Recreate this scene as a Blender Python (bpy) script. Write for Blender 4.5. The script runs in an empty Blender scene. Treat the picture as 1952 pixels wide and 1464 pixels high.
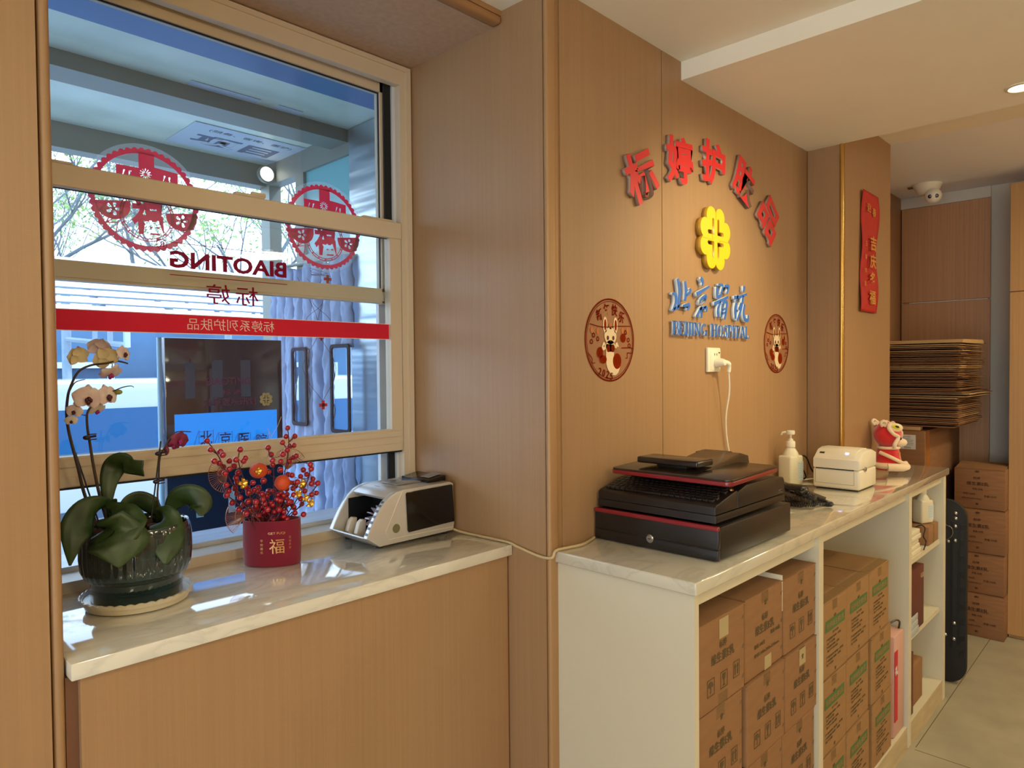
import bpy, bmesh, math, random
from mathutils import Vector, Matrix, Euler
random.seed(7)
C = bpy.context.scene.collection
SC = bpy.context.scene
PI = math.pi
def R(d): return math.radians(d)

# ---------------------------------------------------------------- camera
cam_d = bpy.data.cameras.new('camera'); cam = bpy.data.objects.new('camera', cam_d); C.objects.link(cam)
cam_d.sensor_fit = 'HORIZONTAL'; cam_d.sensor_width = 36.0
cam_d.lens = 1320.15 / 1952 * 36.0; cam_d.clip_start = 0.02; cam_d.clip_end = 200
yaw, pit, rol = -0.8030686, -0.02286259, -0.0089313
M = (Matrix.Rotation(yaw, 3, 'Z') @ Matrix.Rotation(pit, 3, 'X') @ Matrix(((1,0,0),(0,0,-1),(0,1,0))) @ Matrix.Rotation(rol, 3, 'Z'))
cam.matrix_world = Matrix.Translation((0, 0, 1.57)) @ M.to_4x4()
SC.camera = cam
# ---------------------------------------------------------------- colour management
SC.view_settings.view_transform = 'Standard'; SC.view_settings.look = 'None'
SC.view_settings.gamma = 1.0; SC.view_settings.use_curve_mapping = False
SC.view_settings.exposure = -0.06
SC.cycles.max_bounces = 8; SC.cycles.diffuse_bounces = 4; SC.cycles.glossy_bounces = 4
SC.cycles.transparent_max_bounces = 24; SC.cycles.transmission_bounces = 6
SC.cycles.sample_clamp_indirect = 4.0; SC.cycles.caustics_reflective = False; SC.cycles.caustics_refractive = False
SC.cycles.use_denoising = True
# ---------------------------------------------------------------- sky (hazy bright day)
W = bpy.data.worlds.new('sky'); SC.world = W; W.use_nodes = True
nt = W.node_tree; bg = nt.nodes['Background']
tc = nt.nodes.new('ShaderNodeTexCoord'); sp = nt.nodes.new('ShaderNodeSeparateXYZ'); rmp = nt.nodes.new('ShaderNodeValToRGB')
nt.links.new(tc.outputs['Generated'], sp.inputs[0]); nt.links.new(sp.outputs['Z'], rmp.inputs[0]); nt.links.new(rmp.outputs[0], bg.inputs['Color'])
rmp.color_ramp.elements[0].position = 0.0; rmp.color_ramp.elements[0].color = (0.80, 0.90, 1.0, 1)
rmp.color_ramp.elements[1].position = 0.6; rmp.color_ramp.elements[1].color = (0.42, 0.66, 1.0, 1)
bg.inputs['Strength'].default_value = 5.0
sun_d = bpy.data.lights.new('sun', 'SUN'); sun_d.energy = 2.6; sun_d.angle = R(1.5); sun_d.color = (1, .95, .86)
sun = bpy.data.objects.new('sun', sun_d); C.objects.link(sun)
sun.rotation_euler = Vector((-0.55, 0.35, -0.75)).to_track_quat('-Z', 'Y').to_euler()

def lamp(kind, name, loc, energy, col, aim=None, size=.12, spot=70, blend=.6):
    d = bpy.data.lights.new(name, kind); d.energy = energy; d.color = col
    if kind == 'AREA': d.shape = 'DISK'; d.size = size
    else: d.shadow_soft_size = size
    if kind == 'SPOT': d.spot_size = R(spot); d.spot_blend = blend
    o = bpy.data.objects.new(name, d); C.objects.link(o); o.location = loc
    if aim: o.rotation_euler = (Vector(aim) - Vector(loc)).to_track_quat('-Z', 'Y').to_euler()
    return o
WARM = (1.0, .87, .54)
# ceiling downlights (their fixtures are built with the ceiling); the ones behind the camera light the rest of the room
CEIL_LAMPS = [(-1.2, -0.4, 2.56, 14), (0.75, -0.35, 2.56, 3), (0.75, -2.0, 2.56, 18), (-1.2, -2.0, 2.56, 14), (2.6, -1.6, 2.50, 16), (4.3, -0.6, 2.64, 26)]
for x, y, z, e in CEIL_LAMPS:
    lamp('AREA', 'downlight_lamp', (x, y, z - .03), e, WARM, size=.35)
FILL_LIGHTS = [(-1.3, -1.3, 2.18, 30), (0.15, -1.6, 2.12, 37), (4.3, -1.7, 2.1, 29)]  # unseen fill lights added to brighten the ceiling
for x, y, z, e in FILL_LIGHTS: lamp('POINT', 'fill_light', (x, y, z), e, WARM, size=.11)
lamp('SPOT', 'sign_spot_lamp', (2.25, .2, 2.49), 88, (1.0, .84, .48), aim=(2.22, 1.19, 1.80), size=.06, spot=66, blend=1.0)
lamp('SPOT', 'counter_spot_lamp', (2.93, .4, 2.50), 30, WARM, aim=(2.93, .42, 0), size=.04, spot=110, blend=.7)

# ---------------------------------------------------------------- materials
MATS = {}
def srgb(h):
    h = h.lstrip('#'); v = [int(h[i:i+2], 16) / 255 for i in (0, 2, 4)]
    return tuple((c / 12.92 if c <= .04045 else ((c + .055) / 1.055) ** 2.4) for c in v)
def mat(name, col, rough=.5, metal=0.0, coat=0.0, var=0.0, vscale=(8, 8, 8), emit=0.0, bump=0.0, bscale=200, spec=.5, alpha=1.0, sss=0, sheen=0.0, col2=None, vdetail=4):
    if name in MATS: return MATS[name]
    m = bpy.data.materials.new(name); m.use_nodes = True; n = m.node_tree; b = n.nodes['Principled BSDF']
    c = srgb(col) if isinstance(col, str) else col
    b.inputs['Base Color'].default_value = (*c, 1); b.inputs['Roughness'].default_value = rough
    b.inputs['Metallic'].default_value = metal; b.inputs['Coat Weight'].default_value = coat; b.inputs['Coat Roughness'].default_value = .06
    b.inputs['Specular IOR Level'].default_value = spec; b.inputs['Sheen Weight'].default_value = sheen
    if alpha < 1: b.inputs['Alpha'].default_value = alpha
    if emit: b.inputs['Emission Color'].default_value = (*c, 1); b.inputs['Emission Strength'].default_value = emit
    if var or bump:
        t = n.nodes.new('ShaderNodeTexCoord'); mp = n.nodes.new('ShaderNodeMapping'); n.links.new(t.outputs['Object'], mp.inputs[0])
        mp.inputs['Scale'].default_value = vscale
        nz = n.nodes.new('ShaderNodeTexNoise'); nz.inputs['Scale'].default_value = 1.0; nz.inputs['Detail'].default_value = vdetail
        n.links.new(mp.outputs[0], nz.inputs[0])
        if var:
            r = n.nodes.new('ShaderNodeValToRGB'); n.links.new(nz.outputs['Fac'], r.inputs[0])
            c2 = (srgb(col2) if isinstance(col2, str) else col2) if col2 else tuple(min(1, x * (1 + var)) for x in c)
            c1 = c if col2 else tuple(x * (1 - var) for x in c)
            r.color_ramp.elements[0].position = .35; r.color_ramp.elements[0].color = (*c1, 1)
            r.color_ramp.elements[1].position = .65; r.color_ramp.elements[1].color = (*c2, 1)
            n.links.new(r.outputs[0], b.inputs['Base Color'])
        if bump:
            n2 = n.nodes.new('ShaderNodeTexNoise'); n2.inputs['Scale'].default_value = bscale; n.links.new(t.outputs['Object'], n2.inputs[0])
            bp = n.nodes.new('ShaderNodeBump'); bp.inputs['Strength'].default_value = bump; bp.inputs['Distance'].default_value = .002
            n.links.new((nz if bscale == 0 else n2).outputs['Fac'], bp.inputs['Height']); n.links.new(bp.outputs[0], b.inputs['Normal'])
    MATS[name] = m; return m
def panel_mat(name, col, amp=.09, grain=(420, 420, 3.0), rough=.42):
    """wood laminate with fine upright grain and a faint woven cross line"""
    if name in MATS: return MATS[name]
    m = mat(name, col, rough); n = m.node_tree; b = n.nodes['Principled BSDF']; c = srgb(col)
    t = n.nodes.new('ShaderNodeTexCoord')
    def nz(scale, det):
        mp = n.nodes.new('ShaderNodeMapping'); n.links.new(t.outputs['Object'], mp.inputs[0]); mp.inputs['Scale'].default_value = scale
        q = n.nodes.new('ShaderNodeTexNoise'); q.inputs['Scale'].default_value = 1; q.inputs['Detail'].default_value = det; n.links.new(mp.outputs[0], q.inputs[0]); return q
    a = nz(grain, 3); d = nz((90, 90, 1.2), 3); e = nz((60, 60, 700), 1)
    mx = n.nodes.new('ShaderNodeMath'); mx.operation = 'ADD'; n.links.new(a.outputs['Fac'], mx.inputs[0]); n.links.new(d.outputs['Fac'], mx.inputs[1])
    my = n.nodes.new('ShaderNodeMath'); my.operation = 'MULTIPLY_ADD'; n.links.new(e.outputs['Fac'], my.inputs[0]); my.inputs[1].default_value = .45; n.links.new(mx.outputs[0], my.inputs[2])
    r = n.nodes.new('ShaderNodeMapRange'); n.links.new(my.outputs[0], r.inputs[0]); r.inputs[1].default_value = .95; r.inputs[2].default_value = 1.5
    mc = n.nodes.new('ShaderNodeMix'); mc.data_type = 'RGBA'; n.links.new(r.outputs[0], mc.inputs[0])
    mc.inputs[6].default_value = (*[x * (1 - amp) for x in c], 1); mc.inputs[7].default_value = (*[min(1, x * (1 + amp)) for x in c], 1)
    n.links.new(mc.outputs[2], b.inputs['Base Color'])
    bp = n.nodes.new('ShaderNodeBump'); bp.inputs['Strength'].default_value = .12; bp.inputs['Distance'].default_value = .001
    n.links.new(my.outputs[0], bp.inputs['Height']); n.links.new(bp.outputs[0], b.inputs['Normal'])
    return m
def glass_mat(name, tint=(.95, .98, 1.0), refl=1.0):
    m = bpy.data.materials.new(name); m.use_nodes = True; n = m.node_tree; n.nodes.clear()
    o = n.nodes.new('ShaderNodeOutputMaterial'); tr = n.nodes.new('ShaderNodeBsdfTransparent'); gl = n.nodes.new('ShaderNodeBsdfGlossy')
    fr = n.nodes.new('ShaderNodeFresnel'); fr.inputs[0].default_value = 1.5; mx = n.nodes.new('ShaderNodeMixShader')
    ge = n.nodes.new('ShaderNodeNewGeometry'); mr = n.nodes.new('ShaderNodeMapRange'); mr.inputs[3].default_value = 1.5; mr.inputs[4].default_value = 1/1.5   # same reflectance from either side of the thin pane
    n.links.new(ge.outputs['Backfacing'], mr.inputs[0]); n.links.new(mr.outputs[0], fr.inputs[0])
    tr.inputs[0].default_value = (*tint, 1); gl.inputs['Roughness'].default_value = .01; gl.inputs[0].default_value = (refl, refl, refl, 1)
    n.links.new(fr.outputs[0], mx.inputs[0]); n.links.new(tr.outputs[0], mx.inputs[1]); n.links.new(gl.outputs[0], mx.inputs[2]); n.links.new(mx.outputs[0], o.inputs[0])
    MATS[name] = m; return m
def film_mat(name, col, a, rough=.3):
    m = bpy.data.materials.new(name); m.use_nodes = True; n = m.node_tree; n.nodes.clear()
    o = n.nodes.new('ShaderNodeOutputMaterial'); tr = n.nodes.new('ShaderNodeBsdfTransparent'); df = n.nodes.new('ShaderNodeBsdfDiffuse'); tl = n.nodes.new('ShaderNodeBsdfTranslucent')
    m1 = n.nodes.new('ShaderNodeMixShader'); m2 = n.nodes.new('ShaderNodeMixShader'); m1.inputs[0].default_value = .7; m2.inputs[0].default_value = a
    c = srgb(col); df.inputs[0].default_value = (*c, 1); tl.inputs[0].default_value = (*c, 1)
    n.links.new(df.outputs[0], m1.inputs[1]); n.links.new(tl.outputs[0], m1.inputs[2]); n.links.new(tr.outputs[0], m2.inputs[1]); n.links.new(m1.outputs[0], m2.inputs[2]); n.links.new(m2.outputs[0], o.inputs[0])
    MATS[name] = m; return m

PANEL = panel_mat('wood_fabric_laminate', '#9e7b58', .055)
PANEL2 = panel_mat('cabinet_laminate', '#b88a62', .12, (260, 260, 2.0))
PANEL3 = panel_mat('door_laminate', '#b38752', .10, (260, 260, 2.0))
BRONZE = mat('bronze_trim', '#a8825a', .42, .15)
GOLD = mat('gold_foil', '#e2b04c', .25, .9)
PAINT = mat('ceiling_paint', '#f2ecdc', .85, var=.02, vscale=(3, 3, 3))
CEILW = mat('ceiling_back_white', '#f1f1f4', .85)  # whiter, cooler tone for the ceiling past the beam
WALLW = mat('wall_paint_white', '#cfcac0', .85)
FRAME = mat('window_frame_beige', '#d0bfa8', .45)
FRAMEW = mat('track_white', '#cfd4dc', .4)
RUBBER = mat('black_rubber', '#0d0f14', .7)
BLACK = mat('black_plastic', '#1d1816', .34, bump=.15, bscale=900)
BLACKM = mat('black_matt', '#15120f', .7)
WHITEM = mat('white_melamine', '#cdc4ac', .45)
WHITEP = mat('white_plastic', '#e6ddc8', .35)
STEEL = mat('steel', '#b9b9b9', .25, 1.0)
SILVER = mat('silver_plastic', '#c9c3bb', .28, .35)
REDP = mat('red_lacquer', '#7e1620', .3, coat=.4)
REDA = mat('red_acrylic', '#d3131f', .35)
BLUEA = mat('blue_acrylic', '#1766c9', .35)
EDGE = mat('pale_acrylic_edge', '#cfd9e6', .3)
CARD = mat('cardboard', '#8c6440', .85, var=.05, vscale=(12, 12, 60), bump=.1, bscale=300)
CARDD = mat('cardboard_dark', '#855c3c', .85, var=.07, vscale=(10, 10, 90))
CARDL = mat('cardboard_light', '#b08d62', .85, var=.05, vscale=(10, 10, 90))
CARDE = mat('cardboard_edge', '#8a6038', .9)
INKB = mat('black_print', '#564728', .8)
INKG = mat('green_print', '#4a6a35', .8)
TAPE = film_mat('clear_tape', '#c9b48c', .35)
TAPEW = mat('paper_label', '#aa9870', .7)
PAPER = mat('white_paper', '#d8d8d6', .8)
GLASS = glass_mat('window_glass', (.955, .985, 1.0))
LED = mat('lamp_glow', (1.0, .93, .8), .5, emit=4.0)
def marble(name, base='#cbc4b1'):
    m = mat(name, base, .07, coat=1.0); n = m.node_tree; b = n.nodes['Principled BSDF']
    t = n.nodes.new('ShaderNodeTexCoord'); mp = n.nodes.new('ShaderNodeMapping'); n.links.new(t.outputs['Object'], mp.inputs[0]); mp.inputs['Scale'].default_value = (2.2, 5, 5); mp.inputs['Rotation'].default_value = (0, 0, .5)
    a = n.nodes.new('ShaderNodeTexNoise'); a.inputs['Scale'].default_value = 1.6; a.inputs['Detail'].default_value = 8; a.inputs['Distortion'].default_value = 1.6; n.links.new(mp.outputs[0], a.inputs[0])
    r = n.nodes.new('ShaderNodeValToRGB'); n.links.new(a.outputs['Fac'], r.inputs[0]); e = r.color_ramp.elements
    e[0].position = .40; e[0].color = (*srgb(base), 1); e[1].position = .60; e[1].color = (*srgb(base), 1)
    x = e.new(.49); x.color = (*[v*.86 for v in srgb(base)], 1); x = e.new(.52); x.color = (*[v*.95 for v in srgb(base)], 1)
    n.links.new(r.outputs[0], b.inputs['Base Color']); return m
MARBLE = marble('white_marble'); MARBLE2 = marble('sill_marble_daylit', '#dcd6c8')  # sill copy is lightened: daylight on the sill put into its colour

# ---------------------------------------------------------------- mesh builder
class MB:
    def __init__(s): s.b = bmesh.new()
    def box(s, x0, x1, y0, y1, z0, z1, bev=0, seg=2):
        vs = [s.b.verts.new((x, y, z)) for x in (x0, x1) for y in (y0, y1) for z in (z0, z1)]
        fs = [(0,1,3,2),(4,6,7,5),(0,4,5,1),(2,3,7,6),(0,2,6,4),(1,5,7,3)]
        F = [s.b.faces.new([vs[i] for i in f]) for f in fs]
        if bev:
            es = list({e for f in F for e in f.edges})
            bmesh.ops.bevel(s.b, geom=es, offset=bev, segments=seg, affect='EDGES', profile=.5)
        return s
    def prism(s, pts, d0, d1, axis='y', bev=0):
        """pts in the two remaining axes, extruded along axis"""
        def P(a, b, d): return {'y': (a, d, b), 'x': (d, a, b), 'z': (a, b, d)}[axis]
        A = [s.b.verts.new(P(a, b, d0)) for a, b in pts]; B = [s.b.verts.new(P(a, b, d1)) for a, b in pts]
        n = len(pts); F = [s.b.faces.new(A), s.b.faces.new(B[::-1])]
        for i in range(n): F.append(s.b.faces.new((A[i], B[i], B[(i+1) % n], A[(i+1) % n])))
        bmesh.ops.recalc_face_normals(s.b, faces=F)
        if bev: bmesh.ops.bevel(s.b, geom=list(set(F[0].edges) | set(F[1].edges)), offset=bev, segments=2, affect='EDGES', profile=.5)
        return s
    def tube(s, pts, r, n=8, closed=False, cap=True):
        pts = [Vector(p) for p in pts]; rs = r if isinstance(r, (list, tuple)) else [r] * len(pts)
        rings = []; up = None
        for i, p in enumerate(pts):
            a = pts[max(0, i-1)]; b = pts[min(len(pts)-1, i+1)]
            if closed: a = pts[i-1]; b = pts[(i+1) % len(pts)]
            t = (b - a).normalized() if (b - a).length > 1e-9 else Vector((0, 0, 1))
            if up is None:
                up = t.orthogonal().normalized()
            else:
                up = (up - t * up.dot(t)); up = up.normalized() if up.length > 1e-6 else t.orthogonal().normalized()
            w = t.cross(up)
            rings.append([s.b.verts.new(p + (up * math.cos(2*PI*k/n) + w * math.sin(2*PI*k/n)) * rs[i]) for k in range(n)])
        m = len(rings)
        for i in range(m if closed else m - 1):
            A, B = rings[i], rings[(i+1) % m]
            for k in range(n): s.b.faces.new((A[k], A[(k+1) % n], B[(k+1) % n], B[k]))
        if cap and not closed: s.b.faces.new(rings[0][::-1]); s.b.faces.new(rings[-1])
        return s
    def lathe(s, prof, c=(0, 0, 0), n=32, sx=1, sy=1, rot=0, wave=None):
        rings = []
        for r, z in prof:
            ring = []
            for k in range(n):
                a = 2*PI*k/n; rr = r * (1 + (wave(a, z) if wave else 0))
                x, y = rr*math.cos(a)*sx, rr*math.sin(a)*sy
                ring.append(s.b.verts.new((c[0] + x*math.cos(rot) - y*math.sin(rot), c[1] + x*math.sin(rot) + y*math.cos(rot), c[2] + z)))
            rings.append(ring)
        for A, B in zip(rings, rings[1:]):
            for k in range(n): s.b.faces.new((A[k], A[(k+1) % n], B[(k+1) % n], B[k]))
        if prof[0][0] > 1e-5: s.b.faces.new(rings[0][::-1])
        if prof[-1][0] > 1e-5: s.b.faces.new(rings[-1])
        return s
    def ball(s, c, r, sx=1, sy=1, sz=1, u=12, v=8, m=None):
        mt = Matrix.Translation(c) @ (m.to_4x4() if m else Matrix.Identity(4)) @ Matrix.Diagonal((r*sx, r*sy, r*sz, 1))
        bmesh.ops.create_uvsphere(s.b, u_segments=u, v_segments=v, radius=1, matrix=mt); return s
    def add(s, me, mt=None):
        n0 = len(s.b.verts); s.b.from_mesh(me); s.b.verts.ensure_lookup_table()
        if mt is not None: bmesh.ops.transform(s.b, matrix=mt, verts=s.b.verts[n0:])
        return s
    def xf(s, mt): bmesh.ops.transform(s.b, matrix=mt, verts=s.b.verts[:]); return s
    def mesh(s, name):
        me = bpy.data.meshes.new(name); bmesh.ops.remove_doubles(s.b, verts=s.b.verts[:], dist=1e-7); s.b.to_mesh(me); s.b.free(); return me
def props(o, label=None, cat=None, group=None, kind=None):
    for k, v in (('label', label), ('category', cat), ('group', group), ('kind', kind)):
        if v: o[k] = v
    return o
def chain(o):
    m = Matrix.Identity(4)
    while o is not None: m = o.matrix_basis @ m; o = o.parent
    return m
def smooth(me, ang=40):
    me.polygons.foreach_set('use_smooth', [True] * len(me.polygons)); me.set_sharp_from_angle(angle=R(ang))
def P(name, mb, material, parent=None, sm=40, world=True, label=None):
    """one mesh object; coordinates are room coordinates unless world is False"""
    if parent is not None and world: mb.xf(chain(parent).inverted())
    me = mb.mesh(name); me.materials.append(material)
    if sm: smooth(me, sm)
    o = bpy.data.objects.new(name, me); C.objects.link(o); o.parent = parent
    if label: o['label'] = label
    return o
def T(name, label, cat, loc=(0, 0, 0), group=None, rz=0):
    o = bpy.data.objects.new(name, None); C.objects.link(o); o.location = loc; o.rotation_euler = (0, 0, rz); o.empty_display_size = .05
    o.matrix_basis = Matrix.Translation(loc) @ Matrix.Rotation(rz, 4, 'Z')
    return props(o, label, cat, group)
def TM(name, mb, material, label, cat, group=None, sm=40, loc=None):
    """a thing that is one mesh; its origin goes to the middle of its base"""
    vs = [v.co for v in mb.b.verts]
    if loc is None:
        lo = [min(v[i] for v in vs) for i in range(3)]; hi = [max(v[i] for v in vs) for i in range(3)]
        loc = Vector(((lo[0]+hi[0])/2, (lo[1]+hi[1])/2, lo[2]))
    mb.xf(Matrix.Translation(-Vector(loc))); o = P(name, mb, material, None, sm); o.location = loc
    return props(o, label, cat, group)
def S(name, mb, material, sm=0, parent=None):
    o = P(name, mb, material, parent, sm)
    if parent is None: o['kind'] = 'structure'
    return o
def copy_thing(root, loc, rz=None, **kw):
    def cp(o, par):
        c = o.copy(); C.objects.link(c); c.parent = par
        for ch in o.children: cp(ch, c)
        return c
    c = cp(root, None); c.location = loc
    if rz is not None: c.rotation_euler = (0, 0, rz)
    return props(c, **kw)
def cr(pts, n=6):
    """smooth curve through points (any dimension)"""
    P_ = [pts[0]] + list(pts) + [pts[-1]]; out = []
    for i in range(1, len(P_) - 2):
        a, b, c, d = P_[i-1:i+3]
        for k in range(n):
            t = k / n
            out.append(tuple(.5*((2*b[j]) + (-a[j]+c[j])*t + (2*a[j]-5*b[j]+4*c[j]-d[j])*t*t + (-a[j]+3*b[j]-3*c[j]+d[j])*t**3) for j in range(len(b))))
    out.append(tuple(pts[-1])); return out
# ---- lettering and cut shapes
FONTC = {}
def text(s, size, ext=0.0, off=0.0, align='CENTER', shear=0.0, space=1.0, bold=0.0):
    key = (s, size, ext, off, align, shear, space)
    if key in FONTC: return FONTC[key]
    cu = bpy.data.curves.new('lettering', 'FONT'); cu.body = s; cu.size = size; cu.extrude = ext; cu.offset = off; cu.align_x = align; cu.align_y = 'CENTER'; cu.shear = shear; cu.space_character = space; cu.resolution_u = 3
    o = bpy.data.objects.new('lettering', cu); C.objects.link(o); dg = bpy.context.evaluated_depsgraph_get(); dg.update()
    me = bpy.data.meshes.new_from_object(o.evaluated_get(dg)); bpy.data.objects.remove(o); bpy.data.curves.remove(cu)
    FONTC[key] = me; return me
def shape(splines, ext):
    """flat shape with holes (list of closed outlines) extruded +-ext, in the XY plane"""
    cu = bpy.data.curves.new('shape', 'CURVE'); cu.dimensions = '2D'; cu.fill_mode = 'BOTH'; cu.extrude = ext
    for pts in splines:
        sp_ = cu.splines.new('POLY'); sp_.points.add(len(pts) - 1); sp_.use_cyclic_u = True
        for q, (x, y) in zip(sp_.points, pts): q.co = (x, y, 0, 1)
    o = bpy.data.objects.new('shape', cu); C.objects.link(o); dg = bpy.context.evaluated_depsgraph_get(); dg.update()
    me = bpy.data.meshes.new_from_object(o.evaluated_get(dg)); bpy.data.objects.remove(o); bpy.data.curves.remove(cu); return me
def circ(cx, cy, r, n=40, ry=None, a0=0):
    ry = ry or r; return [(cx + r*math.cos(a0 + 2*PI*k/n), cy + ry*math.sin(a0 + 2*PI*k/n)) for k in range(n)]
def wallM(x, y, z, face='-y', rot=0):
    """matrix that stands an XY drawing on a wall"""
    B = {'-y': ((1,0,0),(0,0,-1),(0,1,0)), '-x': ((0,0,-1),(-1,0,0),(0,1,0)), '+y': ((-1,0,0),(0,0,1),(0,1,0)), 'up': ((1,0,0),(0,1,0),(0,0,1)), 'down': ((1,0,0),(0,-1,0),(0,0,-1))}[face]
    return Matrix.Translation((x, y, z)) @ Matrix(B).to_4x4() @ Matrix.Rotation(rot, 4, 'Z')
def stroke(pts, ws):
    """outline of a brush stroke"""
    q = cr([(*p, w) for p, w in zip(pts, ws)], 4) if len(pts) > 2 else [(*p, w) for p, w in zip(pts, ws)]
    L, Rr = [], []
    for i, (x, y, w) in enumerate(q):
        a = q[max(0, i-1)]; b = q[min(len(q)-1, i+1)]; dx, dy = b[0]-a[0], b[1]-a[1]; l = math.hypot(dx, dy) or 1
        L.append((x - dy/l*w, y + dx/l*w)); Rr.append((x + dy/l*w, y - dx/l*w))
    return L + Rr[::-1]
# ================================================================ the room
YW, XR, YF, FR = 1.195, 1.37, 1.347, 1.755   # logo wall, window reveal, recess mouth, window frame
S('floor', MB().box(-2.6, 5.6, -3.2, 1.6, -.1, 0), mat('floor_tile', '#9c9480', .42, var=.10, vscale=(5, 5, 5), vdetail=8))
S('trim_1', MB().box(3.16, 5.0, .765, .768, 0, .0006).box(3.137, 3.140, -3.2, .765, 0, .0006), mat('tile_joint', '#5c513c', .8))
S('wall_logo', MB().box(1.43, 1.932, YW, YW+.12, 0, 2.62).box(1.936, 3.128, YW, YW+.12, 0, 2.62).box(1.90, 1.97, YW+.004, YW+.1, 0, 2.62), PANEL)
S('wall_reveal_right', MB().box(XR, XR+.12, 1.203, 1.90, 0, 2.6), PANEL)
S('trim_2', MB().box(XR-.001, 1.406, 1.187, 1.2025, 0, 2.6, .007, 4).box(1.404, 1.432, 1.199, 1.24, 0, 2.6), BRONZE, sm=40)
S('wall_under_window', MB().box(.325, XR-.008, 1.339, 1.60, 0, 1.052), PANEL)
S('trim_3', MB().box(.306, .327, 1.352, 1.6, 0, 1.052).box(1.3605, XR+.002, 1.3425, 1.6, 0, 1.052), mat('dark_joint', '#6b4630', .6))
S('wall_pier', MB().box(-.9, .285, YF, 1.9, 0, 2.6).box(.288, .306, YF+.001, 1.9, 0, 2.6, .008, 3), PANEL, sm=40)
S('wall_over_window', MB().box(.306, XR, YF+.035, 1.9, 2.515, 2.6), mat('recess_top_laminate', '#b5967a', .7, var=.06, vscale=(60, 60, 60)))
S('trim_4', MB().box(-.9, XR, YF, YF+.035, 2.513, 2.536, .01, 3).box(-.9, XR, YF+.004, YF+.035, 2.536, 2.6), mat('header_laminate', '#a67a50', .5), sm=40)
S('wall_pier_left', MB().box(-2.7, -.9, YF, 1.5, 0, 2.6), PANEL)
S('wall_pilaster', MB().box(3.128, 3.80, 1.045, 1.5, 0, 2.66).box(3.128, 3.133, YW-.002, 1.2, 0, 2.6), PANEL)
S('trim_5', MB().tube([(3.131, 1.05, 0), (3.131, 1.05, 2.515)], .009, 10).box(3.145, 3.150, 1.0435, 1.05, 0, 2.53), mat('brass_bead', '#c39a52', .25, .8), sm=50)
S('wall_recess', MB().box(3.80, 5.3, 1.35, 1.47, 0, 2.68), panel_mat('dark_panel', '#9c7350'))
S('wall_back', MB().box(5.17, 5.3, -3.2, 1.35, 0, 2.7), WALLW)
S('wall_room_left', MB().box(-2.7, -2.6, -3.3, -1.9, 0, 2.7).box(-2.7, -2.6, .75, 1.36, 0, 2.7).box(-2.7, -2.6, -1.9, .75, 2.35, 2.7), WALLW)
dr = T('door_1', None, None, (-2.65, -.55, 0)); dr['kind'] = 'structure'   # glazed shop entrance at the camera's left, out of the picture
P('door_frame', MB().box(-2.68, -2.62, -1.9, -1.84, 0, 2.35).box(-2.68, -2.62, .69, .75, 0, 2.35).box(-2.68, -2.62, -.60, -.54, 0, 2.35).box(-2.68, -2.62, -1.84, .69, 2.29, 2.35), FRAME, dr, 0)
P('door_glass', MB().box(-2.655, -2.647, -1.84, .69, .02, 2.29), GLASS, dr, 0)
S('wall_room_rear', MB().box(-2.7, 5.3, -3.3, -3.2, 0, 2.7), panel_mat('rear_panel', '#b08a66'))
S('ceiling', MB().box(-2.7, 2.055, -3.3, YF+.003, 2.575, 2.70).box(-2.7, XR+.02, 1.19, YF+.003, 2.55, 2.58), PAINT)
S('ceiling_low', MB().box(2.055, 3.128, -3.3, YW+.02, 2.515, 2.70), PAINT)
S('ceiling_back', MB().box(3.80, 5.3, -3.3, 1.47, 2.672, 2.75), CEILW)
S('ceiling_beam', MB().box(3.128, 3.80, -3.3, 1.05, 2.66, 2.75), PAINT)
S('trim_6', MB().box(5.145, 5.17, .85, 1.35, 2.60, 2.67), WALLW)
# upper roof keeps the sky out of the room
S('roof', MB().box(-3.2, 5.9, -3.8, 2.15, 2.80, 2.95).box(-3.2, .31, 1.9, 1.95, -.2, 2.9).box(1.37, 5.9, 1.9, 1.95, -.2, 2.9).box(.30, 1.38, 1.87, 1.93, -.2, 1.06), mat('outer_render', '#7d8a98', .9))

# tall cupboards at the far end
def cupboard(name, label, x, y0, y1, z0, z1, seam, m, gap=.006, dep=.02, back=.3):
    t = T(name, label, 'cupboard', (x + back/2, (y0+y1)/2, z0))
    P('body', MB().box(x+dep, x+back, y0+.004, y1-.004, z0, z1), m, t, 0)
    P('door', MB().box(x, x+dep, y0, y1, seam+gap/2, z1, .001, 1), m, t, 0)
    P('door', MB().box(x, x+dep, y0, y1, z0+.02, seam-gap/2, .001, 1), m, t, 0)
    return t
c1 = cupboard('wall_cupboard', 'dark brown wood cupboard at the far end behind the flattened cartons', 5.143-.3+.3, .850, 1.344, 0, 2.598, 1.976, PANEL2, .009, .02, .026)
P('light_strip', MB().box(5.150, 5.156, .865, 1.30, 1.9735, 1.9785), mat('pale_gap', '#e8e4da', .5), c1, 0)
cupboard('wall_cupboard', 'light brown cupboard at the far right beside the white wall strip', 4.80, -1.6, .70, 0.0, 2.587, 1.977, PANEL3, .005, .02, .3)
S('wall_filler', MB().box(5.168, 5.172, .70, .852, 0, 2.67), mat('strip_paint', '#c9c3b4', .85))

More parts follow.
